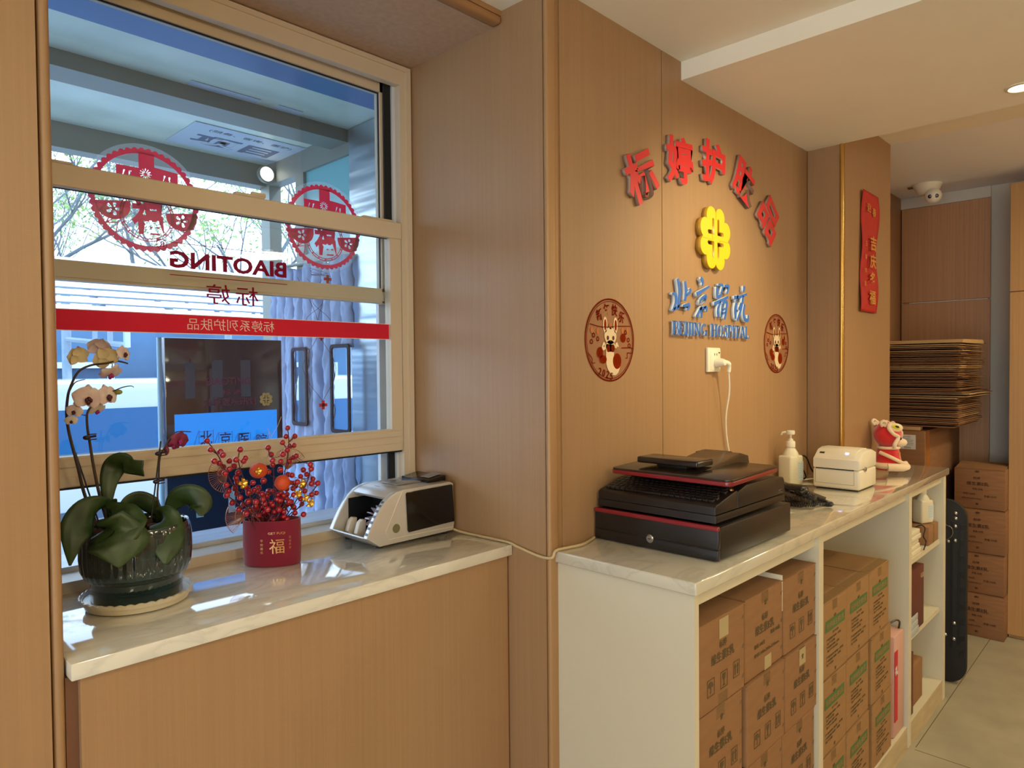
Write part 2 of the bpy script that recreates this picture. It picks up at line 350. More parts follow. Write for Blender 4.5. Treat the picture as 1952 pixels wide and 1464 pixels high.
# added fill light fittings, then downlights: ring plus glowing lens
for i, (x, y, z, e) in enumerate(FILL_LIGHTS):
    zc_ = 2.515 if 2.055 < x < 3.128 else (2.66 if 3.128 < x < 3.8 else 2.575)
    g_ = T('fill_light_fitting', 'added fitting over an unseen fill light behind the camera, ' + ('on the entrance side', 'in the middle of the shop', 'over the aisle')[i], 'lamp', (x, y, z))
    P('fill_light_cap', MB().lathe([(.03, .115), (.03, .14), (.004, .145), (.004, zc_ - z)], (x, y, z), 16), WHITEP, g_)
proto = T('ceiling_downlight', 'round recessed downlight in the lowered ceiling near the right edge', 'ceiling light', (2.93, .40, 2.515))
P('ring', MB().lathe([(.047, 0), (.047, -.004), (.038, -.006), (.036, 0)], (2.93, .4, 2.515), 32), WHITEP, proto)
P('lens', MB().lathe([(.035, -.001), (.035, -.003)], (2.93, .4, 2.515), 32), LED, proto)
for i, (x, y, z) in enumerate([(a, b, c + .015) for a, b, c, e in CEIL_LAMPS] + [(2.25, .2, 2.515)]):
    z = 2.515 if 2.055 < x < 3.128 else (2.672 if x > 3.8 else 2.575)
    copy_thing(proto, (x, y, z), None, label='recessed downlight in the ceiling out of the picture, ' + ('over the middle of the shop', 'nearest the window pier', 'over the customer side', 'in the far rear corner', 'behind the counter aisle', 'over the store room end', 'aimed at the wall sign')[i], cat='ceiling light')

# ---------------------------------------------------------------- sill and counter
TM('window_sill', MB().box(.309, 1.3685, 1.325, 1.757, 1.053, 1.0825, .0025, 2), MARBLE2, 'white marble slab forming the deep window sill', 'window sill')

# ---------------------------------------------------------------- window
win = T('window_1', None, None, (.86, FR, 1.0825)); win['kind'] = 'structure'
x0, x1, zb, zt = .306, 1.366, 1.0825, 2.512
P('window_frame', MB().box(1.327, x1, FR, FR+.025, 1.108, 2.453).box(1.348, x1-.0005, FR-.006, FR+.005, 1.108, 2.497).box(x0, .352, FR, FR+.025, 1.108, 2.453)
  .box(x0, x1, FR, FR+.025, 2.453, zt).box(x0+.0005, x1-.0005, FR-.0055, FR+.01, 2.497, zt-.0005).box(x0, x1, FR, FR+.03, zb, 1.108)
  .box(1.33, x1-.001, FR+.0255, FR+.12, 1.10, 2.475).box(x0+.001, .345, FR+.0255, FR+.12, 1.10, 2.475).box(x0+.001, x1-.001, FR+.0255, FR+.12, 2.4755, zt-.001).box(x0+.001, x1-.001, FR+.03, FR+.12, zb+.001, 1.10), FRAME, win, 0)
P('track', MB().box(1.316, 1.331, FR+.026, FR+.038, 1.10, 2.475).box(1.298, 1.332, FR+.085, FR+.10, 1.10, 1.78), FRAMEW, win, 0)
P('track_gap', MB().box(1.29, 1.318, FR+.034, FR+.04, 1.10, 2.475), RUBBER, win, 0)
lo = P('lower_sash', MB().box(1.283, 1.3245, FR+.001, FR+.03, 1.316, 2.024).box(.36, .397, FR+.001, FR+.03, 1.316, 2.024)
  .box(.36, 1.3245, FR-.004, FR+.03, 1.974, 2.024, .002, 1).box(.36, 1.3245, FR-.002, FR+.0, 1.988, 1.992)
  .box(.397, 1.283, FR+.001, FR+.03, 1.316, 1.3835).box(.38, 1.318, FR-.003, FR+.002, 1.361, 1.378).box(.38, 1.318, FR-.003, FR+.002, 1.318, 1.339)
  .box(1.19, 1.30, FR+.002, FR+.02, 2.024, 2.031, .002, 1).box(.36, .436, FR+.002, FR+.02, 2.024, 2.031, .002, 1), FRAME, win, 0)
P('sash_lock', MB().box(.80, .88, FR+.002, FR+.022, 2.024, 2.033, .003, 2).box(.845, .885, FR+.004, FR+.014, 2.029, 2.041, .003, 2), FRAME, lo)
P('gasket', MB().box(.36, 1.32, FR+.002, FR+.028, 1.311, 1.316).box(.397, 1.283, FR+.016, FR+.02, 1.9725, 1.9745), RUBBER, lo, 0)
P('pane', MB().box(.397, 1.283, FR+.014, FR+.018, 1.383, 1.975), GLASS, lo, 0)
up = P('upper_sash', MB().box(1.284, 1.33, FR+.045, FR+.075, 1.775, 2.475).box(.345, .40, FR+.045, FR+.075, 1.775, 2.475)
  .box(.345, 1.33, FR+.045, FR+.075, 2.432, 2.475).box(.345, 1.33, FR+.045, FR+.075, 1.777, 1.822).box(.345, 1.33, FR+.042, FR+.05, 1.783, 1.812), FRAME, win, 0)
P('gasket', MB().box(1.2815, 1.2845, FR+.052, FR+.056, 1.82, 2.432).box(.40, 1.284, FR+.052, FR+.056, 2.4285, 2.432), RUBBER, up, 0)
P('pane', MB().box(.40, 1.284, FR+.058, FR+.062, 1.82, 2.434), GLASS, up, 0)
TM('outer_sill', MB().box(.306, 1.37, FR+.121, 2.02, 1.075, 1.112, .002, 1), mat('outer_marble', '#d5dae2', .3, var=.12, vscale=(3, 30, 8)), 'white marble ledge outside the window beyond the frame', 'window ledge')

# ---- stickers on the glass
CRIMSON = film_mat('crimson_film', '#ff4a88', .95)
DRED = film_mat('dark_red_vinyl', '#b8304e', .96)
REDV = film_mat('red_vinyl', '#f04a58', .97)
CLEAR = film_mat('clear_film', '#e6ecf0', .16)
WHITEV = mat('white_vinyl', '#f0dcdc', .5)
yl = FR + .0125
def decal(name, me_list, material, label, cat='window lettering', group=None):
    mb = MB()
    for me, mt in me_list: mb.add(me, mt)
    return TM(name, mb, material, label, cat, group, sm=0)
def wm(x, z, y=yl): return wallM(x, y, z, '+y')
def fit(me, w, h):
    xs = [v.co.x for v in me.vertices]; ys = [v.co.y for v in me.vertices]; cx, cy = (min(xs)+max(xs))/2, (min(ys)+max(ys))/2
    return Matrix.Diagonal((w/(max(xs)-min(xs)), h/(max(ys)-min(ys)), 1, 1)) @ Matrix.Translation((-cx, -cy, 0))
big = text('BIAOTING', .05, .0003, .0016)
decal('brand_lettering', [(big, wm(.7915, 1.8435) @ fit(big, .305, .042))], DRED, 'dark red capital lettering BIAOTING, mirror-reversed, on the raised sash glass')
small = text('标婷', .05, .0003, .0002, space=1.35)
decal('brand_lettering', [(small, wm(.794, 1.765) @ fit(small, .136, .05))], DRED, 'dark red pair of mirrored Chinese characters below the capital lettering on the glass')
decal('thin_line_decal', [(shape([[(-.1525, -.0008), (.1525, -.0008), (.1525, .0008), (-.1525, .0008)]], .0003), wm(.7925, 1.8835))], DRED, 'thin dark line on the glass just above the capital lettering', 'window line')
decal('thin_line_decal', [(shape([[(-.1535, -.001), (.1535, -.001), (.1535, .001), (-.1535, .001)]], .0003), wm(.7925, 1.805))], DRED, 'thin dark line on the glass just below the capital lettering', 'window line')
rr = text('R', .02, .0003, .0001)
decal('registered_mark', [(shape([circ(0, 0, .0125), circ(0, 0, .0112)], .0003), wm(.621, 1.876)), (rr, wm(.621, 1.876) @ fit(rr, .0115, .0135))], DRED, 'small circled letter R on the glass over the scalloped paper cut', 'window mark')
strip = decal('red_band', [(shape([[(-.443, -.0225), (.443, -.0225), (.443, .0225), (-.443, .0225)]], .0003), wm(.840, 1.686))], REDV, 'wide red vinyl band across the sash glass with thin white characters', 'window band')
band_txt = text('标婷系列护肤品', .05, .0003, -.0004)
P('lettering', MB().add(band_txt, wm(.7915, 1.687, yl-.0006) @ fit(band_txt, .228, .029)), WHITEV, strip, 0)
P('edge_line', MB().box(.398, 1.282, yl-.0008, yl-.0004, 1.7085, 1.7102).box(.398, 1.282, yl-.0008, yl-.0004, 1.6618, 1.6635), WHITEV, strip, 0)

# ---- round paper cuts with the character for fortune
def papercut(cx, cz, r, label):
    yy = FR + .066
    t = T('paper_cut', label, 'window sticker', (cx, yy, cz - r*1.08), 'round paper cuts on the window')
    n = 48; sc_ = []
    for k in range(n*6):
        a = 2*PI*k/(n*6); rr_ = r*(.955 + .045*abs(math.sin(a*n/2))); sc_.append((rr_*math.cos(a), rr_*math.sin(a)))
    mw = wallM(cx, yy, cz, '-y')
    P('film', MB().add(shape([circ(0, 0, r*1.07, 64)], .0002), wallM(cx, yy+.0012, cz, '-y')), CLEAR, t, 0)
    mb = MB(); mb.add(shape([sc_, circ(0, 0, r*.885, 64)], .0004), mw)
    # inner ring with the big character, low in the circle
    cy = -.30*r; q = .50*r
    mb.add(shape([circ(.02*r, cy, q, 48), circ(.02*r, cy, q*.965, 48)], .0004), mw)
    mb.add(shape([circ(.02*r, cy, q*.90, 48), circ(.02*r, cy, q*.87, 48)], .0004), mw)
    for k in range(16):
        a = 2*PI*k/16; mb.add(shape([circ(.02*r + .932*q*math.cos(a), cy + .932*q*math.sin(a), q*.035, 8)], .0004), mw)
    fu = text('福', .1, .0004, .0034); mb.add(fu, mw @ Matrix.Translation((.02*r, cy, 0)) @ Matrix.Rotation(.06, 4, 'Z') @ fit(fu, q*1.15, q*1.45))
    # stepped banner on top with cut-out blossom
    def petals(x, y, a, n_, w): return [[(x + math.cos(2*PI*k/n_ + j)*rr_*1.0, y + math.sin(2*PI*k/n_ + j)*rr_) for j, rr_ in ((-w, a*.45), (-w*.6, a*.9), (0, a), (w*.6, a*.9), (w, a*.45), (0, a*.2))] for k in range(n_)]
    ban = [(-.52*r, .14*r), (-.52*r, .60*r), (-.12*r, .60*r), (-.12*r, .90*r), (.16*r, .90*r), (.16*r, .66*r), (.60*r, .62*r), (.60*r, .22*r), (.10*r, .30*r), (.05*r, .16*r)]
    mb.add(shape([ban] + petals(.0, .50*r, .11*r, 12, .16) + [[(-.42*r, .36*r), (-.36*r, .52*r), (-.39*r, .52*r)], [(-.32*r, .34*r), (-.25*r, .52*r), (-.29*r, .52*r)], [(.30*r, .36*r), (.34*r, .54*r), (.37*r, .53*r)], [(.44*r, .34*r), (.42*r, .52*r), (.46*r, .52*r)]], .0004), mw)
    for a in range(9):   # peony
        an = PI*(.05 + .9*a/8); px, py = .05*r + .26*r*math.cos(an), .06*r + .20*r*math.sin(an)
        mb.add(shape([circ(px, py, .085*r, 14), circ(px, py - .01*r, .060*r, 12)], .0004), mw)
    for px, py, s_ in ((.02, .08, .1), (-.12, .03, .07), (.16, .04, .07)): mb.add(shape([circ(px*r, py*r, s_*r, 14), circ(px*r, py*r, s_*r*.5, 10)], .0004), mw)
    # two fans with five-petal flowers
    for sx, ax, ay in ((-1, -.58, -.16), (1, .66, -.22)):
        fan = [(ax*r + .30*r*math.cos(b), ay*r - .02*r + .27*r*math.sin(b)) for b in [PI + .1 + (PI - .2)*k/12 for k in range(13)]] + [(ax*r + .30*r, ay*r + .10*r), (ax*r - .30*r, ay*r + .02*r)]
        mb.add(shape([fan] + petals(ax*r, ay*r - .09*r, .13*r, 5, .42), .0004), mw)
        mb.add(shape([circ(ax*r, ay*r - .09*r, .028*r, 10)], .0004), mw)
    # grass sprays along the lower edge
    for k in range(10):
        a = PI*1.12 + PI*.76*k/9
        for da, l in ((-.16, .2), (0, .26), (.16, .2)):
            bx, by = .88*r*math.cos(a), .88*r*math.sin(a); tx, ty = (.88-l)*r*math.cos(a+da), (.88-l)*r*math.sin(a+da)
            if math.hypot(tx - .02*r, ty - cy) > q*1.02:
                mb.add(shape([stroke([(bx, by), (tx, ty)], [.012*r, .003*r])], .0004), mw)
    for ch, px, py, s_ in (('春', -.72, .28, .24), ('福', .76, .20, .2)):
        g = text(ch, .1, .0004, .0016); mb.add(g, mw @ Matrix.Translation((px*r, py*r, 0)) @ Matrix.Rotation(-.15 if px > 0 else .15, 4, 'Z') @ fit(g, s_*r, s_*r))
    for sx in (-1, 1): mb.add(shape([stroke([(sx*.88*r, .02*r), (sx*.6*r, .10*r), (sx*.30*r, .06*r)], [.02*r, .014*r, .006*r])], .0004), mw)
    P('cut_pattern', mb, CRIMSON, t, 0)
papercut(.606, 1.988, .126, 'scalloped red paper cut with fortune character on the upper glass, behind the circled letter mark')
papercut(1.095, 1.990, .124, 'scalloped red paper cut with fortune character on the upper glass, above the hanging red crosses')
for i, (x, z, w, lb) in enumerate([(1.118, 1.842, .013, 'red cross charm on threads, the one hanging just under the scalloped paper cut'), (1.094, 1.666, .009, 'smallest red cross charm on threads just below the red band'), (1.097, 1.465, .0135, 'lowest red cross charm on threads, in front of the quilted curtain')]):
    yy = FR + .09; a = w*.34
    t = T('cross_charm', lb, 'charm', (x, yy, z - w), 'red cross charms hanging outside the glass')
    P('cross', MB().box(x-w, x+w, yy-.001, yy+.001, z-a, z+a).box(x-a, x+a, yy-.001, yy+.001, z-w, z+w), REDA, t, 0)
    tops = ((1.06, 1.075), (1.05, 1.10), (1.02, 1.13))[i]
    mb = MB(); z1_ = (1.87, 1.84, 1.84)[i]
    for j, xt in enumerate(tops): mb.tube(cr([(xt, yy+.002, z1_ - .001*j), ((xt+x)/2 + (.03, -.03)[j], yy+.002, z + (z1_-z)*.62), ((xt+x)/2 + (-.025, .03)[j], yy+.002, z + (z1_-z)*.3), (x, yy+.002, z + w*.8)], 8), .0006, 4)
    P('thread', mb, mat('thread', '#5a2730', .8), t)
# ================================================================ service counter
ct = T('service_counter', 'long white open-front counter cabinet with shelves under the marble worktop', 'cabinet', (2.55, .98, 0))
P('end_panel', MB().box(1.40, 1.42, .785, YW, .0, 1.052), WHITEM, ct, 0)
P('end_panel', MB().box(3.69, 3.732, .785, YW-.01, .0, 1.052), WHITEM, ct, 0)
P('divider', MB().box(2.142, 2.178, .782, YW, .095, 1.052), WHITEM, ct, 0)
P('divider', MB().box(3.112, 3.150, .782, YW-.01, .01, 1.052), WHITEM, ct, 0)
P('back_panel', MB().box(1.42, 3.69, YW-.02, YW-.008, .095, 1.052), WHITEM, ct, 0)
P('bottom_board', MB().box(1.42, 3.69, .788, YW-.02, .078, .095), WHITEM, ct, 0)
P('plinth', MB().box(1.42, 3.69, .786, .80, 0, .093), mat('scuffed_melamine', '#b8a582', .6, var=.10, vscale=(6, 20, 30)), ct, 0)
for z in (.755, .436): P('shelf', MB().box(3.150, 3.69, .80, YW-.02, z-.02, z), WHITEM, ct, 0)
P('top_rail', MB().box(1.42, 3.69, .795, .815, 1.02, 1.053), WHITEM, ct, 0)
TM('counter_top', MB().box(1.39, 3.752, .775, YW-.002, 1.0535, 1.0845, .004, 3), MARBLE, 'white polished marble worktop lying on the long counter', 'worktop')
ZC, ZS = 1.085, 1.083

# ---------------------------------------------------------------- cartons in the counter
BW, BH, BD = .232, .2145, .37
def carton(name, label, x, y, z, w, d, h, group, kind):
    t = T(name, label, 'box', (x + w/2, y + d/2, z), group)
    g = .0015
    m = {'dark': CARD, 'green': mat('cardboard_tan', '#967046', .85, var=.05, vscale=(12, 12, 60)), 'back': CARDD}[kind]
    P('box_body', MB().box(x, x+w, y, y+d, z, z+h-.003, .0045, 2), m, t, 0)
    P('flap', MB().box(x+.001, x+w-.001, y-.0006, y+d/2-.0012, z+h-.003, z+h-.0005).box(x+.001, x+w-.001, y+d/2+.0012, y+d, z+h-.003, z+h-.0005), m, t, 0)
    return t
def on_face(t, name, items, x, y, z, w, h, material, face='-y', eps=.0012, label=None):
    """items: (mesh, cx, cy, w, h) as fractions of the face"""
    mb = MB()
    for me, cx, cy, ww, hh in items:
        fw = w*ww; fh = h*hh
        if face == '-y': mt = wallM(x + w*cx, y - eps, z + h*cy, '-y')
        else: mt = wallM(x - eps, y - w*cx, z + h*cy, '-x')
        mb.add(me, mt @ fit(me, fw, fh))
    return P(name, mb, material, t, 0, label=label)
def rect(): return shape([[(-.5, -.5), (.5, -.5), (.5, .5), (-.5, .5)]], .0002)
RECT = rect()
FRAME_UMB = shape([[(-.5,-.5),(.5,-.5),(.5,.5),(-.5,.5)], [(-.46,-.46),(.46,-.46),(.46,.46),(-.46,.46)], [(-.34,.05)] + [(-.34*math.cos(PI*k/8), .05 + .3*math.sin(PI*k/8)) for k in range(1, 8)] + [(.34,.05),(.17,-.0),(.03,.05),(.03,-.25),(.0,-.33),(-.10,-.33),(-.10,-.27),(-.03,-.25),(-.03,.05),(-.17,-.0)]], .0003)
FRAME_GLS = shape([[(-.5,-.5),(.5,-.5),(.5,.5),(-.5,.5)], [(-.46,-.46),(.46,-.46),(.46,.46),(-.46,.46)], [(-.22,.36),(.24,.36),(.20,.10),(.04,-.04),(.04,-.28),(.18,-.36),(-.18,-.36),(-.04,-.28),(-.04,-.04),(-.20,.10)]], .0003)
FRAME_ARR = shape([[(-.5,-.5),(.5,-.5),(.5,.5),(-.5,.5)], [(-.46,-.46),(.46,-.46),(.46,.46),(-.46,.46)]] + [[(cx-.05,-.34),(cx+.05,-.34),(cx+.05,.12),(cx+.15,.12),(cx,.36),(cx-.15,.12),(cx-.05,.12)] for cx in (-.2, .2)], .0003)
T1 = text('标婷', .1, .0002, .0002); T2 = text('维生素E乳', .1, .0002, .0012); T3 = text('规格:100克', .1, .0002, 0); T4 = text('数量:100瓶', .1, .0002, 0); T5 = text('体积:380x280x220mm', .1, .0002, 0); T6 = text('安', .1, .0002, .003); T7 = text('标婷维生素E乳', .1, .0002, .0004)
T8 = text('生产日期', .1, .0002, 0); T9 = text('产品规格:每箱一百瓶', .1, .0002, 0)
ROW = ['topmost of its stack', 'second from the top', 'third from the top', 'lowest of its stack']
COLA = ['stack beside the white end panel', 'middle stack of the first bay', 'last stack of the first bay']
COLB = ['first stack of the second bay', 'middle stack of the second bay', 'stack beside the red bag']
ROW = ['topmost', 'second from top', 'third from top', 'lowest']
kx = [1.424, 1.667, 1.905]
for c in range(3):
    for r_ in range(4):
        z = .0955 + (3 - r_) * (BH + .0055) + .001; w = BW; x = kx[c] + ((0, .000), (0, .004), (0, .003))[c][r_ % 2]; y = .788 + ((0, 2, 1), (3, 0, 0), (1, 3, 3), (2, 1, 0))[r_][c] * .002
        if c == 0 and r_ == 3 or r_ == 3: y = .79
        t = carton('carton', f'brown carton with black printing, {ROW[r_]} in the {COLA[c]}', x, y, z, w, BD, BH + .0015, 'brown cartons in the counter bays', 'dark')
        alt = (c == 1 and r_ == 0)
        it = [(T1, .5, .69, .16, .09), (T2, .5, .555, .50, .12)]
        if not alt: it += [(FRAME_UMB, .24, .27, .15, .19), (FRAME_GLS, .52, .27, .15, .19), (FRAME_ARR, .80, .29, .14, .19)]
        else: it += [(T3, .36, .37, .28, .055), (T4, .78, .44, .26, .055), (T5, .55, .26, .66, .05)]
        it += [(T6, .52, .86, .055, .07)] if (c, r_) != (0, 0) else []
        on_face(t, 'printing', it, x, y, z, w, BH, INKB)
        on_face(t, 'tape', [(RECT, .5, .93, .18, .14)] if (c, r_) != (0, 0) else [(RECT, .5, .07, .2, .13)], x, y, z, w, BH, TAPE, eps=.0006)
        if (c, r_) in ((0, 0), (2, 1)): on_face(t, 'paper_label', [(RECT, .52, .86, .20, .22)], x, y, z, w, BH, TAPEW, eps=.0007)
        if (c, r_) == (1, 0): on_face(t, 'paper_label', [(RECT, .58, .09, .18, .17)], x, y, z, w, BH, TAPEW, eps=.0007)
        mb = MB()
        for zz in (.15, .5, .85):
            for q in (0, 1): mb.tube([(x + w*.93 + q*.006, y - .0008, z + BH*zz - .004), (x + w*.95 + q*.006, y - .0008, z + BH*zz + .006)], .0006, 4)
        P('staple', mb, STEEL, t)
GB = MB()
kx2 = [2.182, 2.414, 2.651]
H2 = .2395
for c in range(3):
    for r_ in range(3):
        z = .0955 + (2 - r_) * (H2 + .0055); w = .228; x = kx2[c]
        if c == 2 and r_ > 0: x += .018 * r_
        y = .789 + (.0, .002, .003)[(c + r_) % 3]
        t = carton('carton', f'brown carton with green band, {("topmost", "second from top", "lowest")[r_]} in the {COLB[c]}', x, y, z, w, BD, H2 + .0015, 'brown cartons in the counter bays', 'green')
        on_face(t, 'green_band', [(RECT, .52, .69, .76, .15)], x, y, z, w, H2, INKG, eps=.0008)
        on_face(t, 'band_lettering', [(T7, .52, .69, .68, .085)], x, y, z, w, H2, mat('cardboard_tan', '#967046'), eps=.0012)
        on_face(t, 'printing', [(T1, .5, .785, .08, .04), (T8, .52, .57, .22, .03), (T9, .45, .51, .55, .03), (T8, .34, .46, .30, .03), (T9, .42, .41, .48, .03), (T8, .40, .36, .40, .03), (T9, .5, .28, .66, .03), (T9, .45, .23, .55, .03), (T8, .3, .18, .25, .03), (T6, .52, .06, .05, .05)], x, y, z, w, H2, INKB)
        on_face(t, 'tape', [(RECT, .5, .93, .18, .13)], x, y, z, w, H2, TAPE, eps=.0006)
        if r_ == 0: P('tape', MB().box(x+.004, x+w-.004, y+.002, y+.035, z+H2+.0032, z+H2+.0037), TAPE, t, 0)
TM('white_board', MB().box(1.9005, 1.9035, .794, 1.12, .885, .985), WHITEP, 'thin white board slipped between the top cartons of the first bay', 'board')
TM('white_board', MB().box(1.6595, 1.6635, .80, 1.10, .86, .966), WHITEP, 'short white board slipped in beside the carton nearest the end panel', 'board')
# carrier bag in the gap of the second bay
t = T('carrier_bag', 'pink and red carrier bag with black handles beside the second divider', 'bag', (3.03, .97, .0955))
P('bag_body', MB().box(2.972, 3.106, .797, 1.10, .096, .50, .006, 2), mat('pink_paper', '#c79a8c', .6), t)
P('bag_print', MB().box(2.9695, 2.9715, .82, 1.08, .20, .46).box(2.975, 3.015, .7955, .7967, .16, .44), mat('bag_red', '#c0202c', .5), t, 0)
bt = text('礼', .06, .0003, .002); P('lettering', MB().add(bt, wallM(2.995, .7948, .36, '-y') @ Matrix.Scale(.6, 4)), PAPER, t, 0)
for y, zz_ in ((.815, .0), (.86, .05)): P('handle', MB().tube(cr([(2.98, y+.02, .495), (2.99, y+.01, .535+zz_), (3.03, y-.005, .55+zz_), (3.07, y-.01, .535+zz_), (3.095, y, .495)], 6), [.0035]*25, 6), BLACK, t)
# things on the shelves of the last bay
def plain_box(name, label, cat, x0, x1, y0, y1, z0, z1, m, group=None, bev=.002): return TM(name, MB().box(x0, x1, y0, y1, z0, z1, bev, 2), m, label, cat, group)
t = T('small_carton', 'small plain brown carton on the upper shelf under the sanitizer bottle', 'box', (3.60, .88, .755))
P('box_body', MB().box(3.515, 3.683, .805, .95, .7555, .838, .002), CARD, t); P('tape', MB().box(3.59, 3.612, .8045, .9505, .7556, .8386), TAPE, t, 0)
def bottle(label, x, y, z, s, rz, lab=True, spout=(1, -.2)):
    t = T('sanitizer_bottle', label, 'bottle', (x, y, z), 'white pump bottles', rz)
    w, d, h = .037*s, .026*s, .105*s
    mb = MB().box(-w, w, -d, d, .0005, h, .008*s, 3)
    mb.lathe([(.033*s, h - .012*s), (.028*s, h + .008*s), (.018*s, h + .022*s), (.013*s, h + .027*s), (.013*s, h + .034*s)], (0, 0, 0), 24, sy=.82)
    P('bottle_body', mb, mat('translucent_plastic', '#d9d0b6', .35), t, 50, world=False)
    P('collar', MB().lathe([(.0155*s, h + .028*s), (.0155*s, h + .046*s), (.013*s, h + .049*s), (.006*s, h + .05*s)], (0, 0, 0), 24), WHITEP, t, world=False)
    P('pump', MB().lathe([(.009*s, h + .05*s), (.008*s, h + .056*s), (.0035*s, h + .058*s), (.0035*s, h + .071*s), (.0135*s, h + .072*s), (.0145*s, h + .078*s), (.0135*s, h + .085*s), (.002, h + .086*s)], (0, 0, 0), 20).tube([(0, 0, h + .079*s), (spout[0]*.018*s, spout[1]*.018*s, h + .080*s), (spout[0]*.045*s, spout[1]*.045*s, h + .077*s), (spout[0]*.052*s, spout[1]*.052*s, h + .069*s)], [.0045*s, .0045*s, .0035*s, .003*s], 8), WHITEP, t, world=False)
    if lab: 
        P('label_sticker', MB().box(w+.0001, w+.0006, -d*.72, d*.80, .018*s, h*.80).box(w*.10, w*.92, -d-.0006, -d-.0001, .018*s, h*.80), mat('label_blue_white', '#c9d4d6', .5), t, 0, world=False)
        mb = MB()
        for k in range(9): mb.box(w*.16, w*.86, -d-.0009, -d-.0006, h*.74 - k*h*.058 - .0009*s, h*.74 - k*h*.058)
        P('label_print', mb, mat('grey_print', '#7f8c90', .7), t, 0, world=False)
    return t
bottle('white pump bottle of hand sanitizer standing on the counter beside the cash register', 2.80, 1.135, ZC, 1.17, R(-12), spout=(-.3, .5))
bottle('white pump bottle on the upper shelf, on top of a small carton', 3.612, .852, .8388, 1.02, R(-25), spout=(1, -.25))
plain_box('small_white_box', 'small white box on the upper shelf behind the pump bottle', 'box', 3.40, 3.49, .98, 1.04, .7555, .87, WHITEP)
for k in range(5):
    TM('paper_packet', MB().box(3.19 + .006*(k % 2), 3.395 - .008*(k % 3), .806 + .003*(k % 3), .95, .7555 + k*.0205, .7755 + k*.0205, .003, 2), mat('packet_white', '#d5cdb8', .7), f'white folded packet on the upper shelf, {("lowest", "second from the bottom", "middle one", "second from the top", "topmost")[k]} of the pile of five', 'packet', 'white packets on the upper shelf')
t = T('black_cord', 'thin black cord hanging over the white packets on the upper shelf', 'cord', (3.40, .80, .77))
P('cord', MB().tube(cr([(3.395, .83, .858), (3.405, .808, .868), (3.43, .80, .85), (3.405, .80, .82), (3.44, .798, .79), (3.41, .80, .76)], 8), .0025, 6), BLACKM, t)
t = T('gift_box', 'tall dark red box standing on the middle shelf', 'box', (3.29, .88, .436)); P('box_body', MB().box(3.165, 3.415, .80, .96, .4365, .70, .002), mat('maroon_card', '#5b2a25', .55), t)
gt = text('礼盒', .03, .0003, .0004); P('lettering', MB().add(gt, wallM(3.385, .7992, .655, '-y') @ Matrix.Scale(.8, 4)), mat('cream_print', '#b79a78', .7), t, 0)
for k in range(3): TM('paper_stack', MB().box(3.155, 3.30 - .006*(k % 2), .7905 + .002*k, .7985, .4365 + k*.026, .4620 + k*.026, .001), mat('blue_white_paper', '#a9adb0', .7), f'blue-white pad on the middle shelf before the dark red box, {("lowest", "middle", "topmost")[k]} of three', 'pad', 'pads on the middle shelf')
plain_box('gift_box', 'dark red box lying at the divider on the bottom shelf', 'box', 3.16, 3.255, .80, .93, .0955, .36, mat('maroon_card', '#5b2a25'))
plain_box('small_carton', 'upright brown carton on the bottom shelf beside the dark red box', 'box', 3.275, 3.46, .815, .98, .0955, .27, CARD)

# ---------------------------------------------------------------- cash register
t = T('till_box', 'low black cash drawer with a red stripe and a key lock on the counter', 'cash till', (1.785, 1.0, ZC))
x0_, x1_, y0_, y1_ = 1.566, 2.004, .812, 1.190
P('drawer_body', MB().box(x0_+.012, x1_, y0_, y1_, ZC+.006, 1.172, .003, 2), BLACK, t)
P('drawer_front', MB().box(x0_, x0_+.012, y0_, y1_, ZC+.004, 1.1155, .003, 2).box(x0_+.001, x0_+.012, y0_+.001, y1_-.001, 1.1155, 1.1175).box(x0_, x0_+.012, y0_, y1_, 1.1175, 1.173, .003, 2), BLACK, t)
P('red_stripe', MB().box(x0_-.003, x0_+.008, y0_-.0005, y1_+.0005, 1.163, 1.175, .003, 3), REDP, t)
lk = P('key_lock', MB().lathe([(.0115, 0), (.0115, .003), (.009, .0055), (.001, .0055)], (0, 0, 0), 24).xf(wallM(x0_ - .0005, 1.007, 1.1155, '-x')), STEEL, t)
P('keyhole', MB().box(x0_-.0065, x0_-.0055, 1.0030, 1.011, 1.1147, 1.1163), BLACKM, lk, 0)
for a, b in ((.03, .03), (.03, .34), (.40, .03), (.40, .34)): P('foot', MB().lathe([(.012, .0002), (.012, .007)], (x0_+a, y0_+b, ZC), 16), RUBBER, t)
t = T('cash_register', 'black cash register with sloping keyboard and folded red-edged screen on the drawer', 'cash register', (1.79, 1.0, 1.1765))
a0, a1, b0, b1, zb_ = 1.576, 1.992, .824, 1.186, 1.1766
P('base', MB().prism([(a0, zb_+.003), (a0, zb_+.022), (a1, zb_+.022), (a1, zb_+.003)], b0, b1, 'y', .002), BLACK, t)
P('keyboard_housing', MB().prism([(a0+.001, zb_+.0235), (a0, zb_+.043), (a0+.006, zb_+.048), (1.685, 1.247), (1.695, 1.247), (1.695, zb_+.0235)], b0+.001, b1-.001, 'y', .003), BLACK, t)
P('main_housing', MB().prism([(1.696, zb_+.0235), (1.696, 1.244), (1.745, 1.256), (1.93, 1.256), (1.982, 1.248), (1.990, 1.238), (1.990, zb_+.0235)], b0, b1, 'y', .004), BLACK, t)
P('screen_cradle', MB().box(1.70, 1.80, .85, 1.16, 1.244, 1.262, .004), BLACKM, t)
kb = MB(); sl = math.atan2(1.247 - (zb_+.048), 1.685 - a0 - .006)
Mk = Matrix.Translation((a0 + .006, b1 - .012, zb_ + .0485)) @ Matrix(((math.cos(sl), 0, -math.sin(sl)), (0, -1, 0), (math.sin(sl), 0, math.cos(sl)))).to_4x4()
random.seed(3)
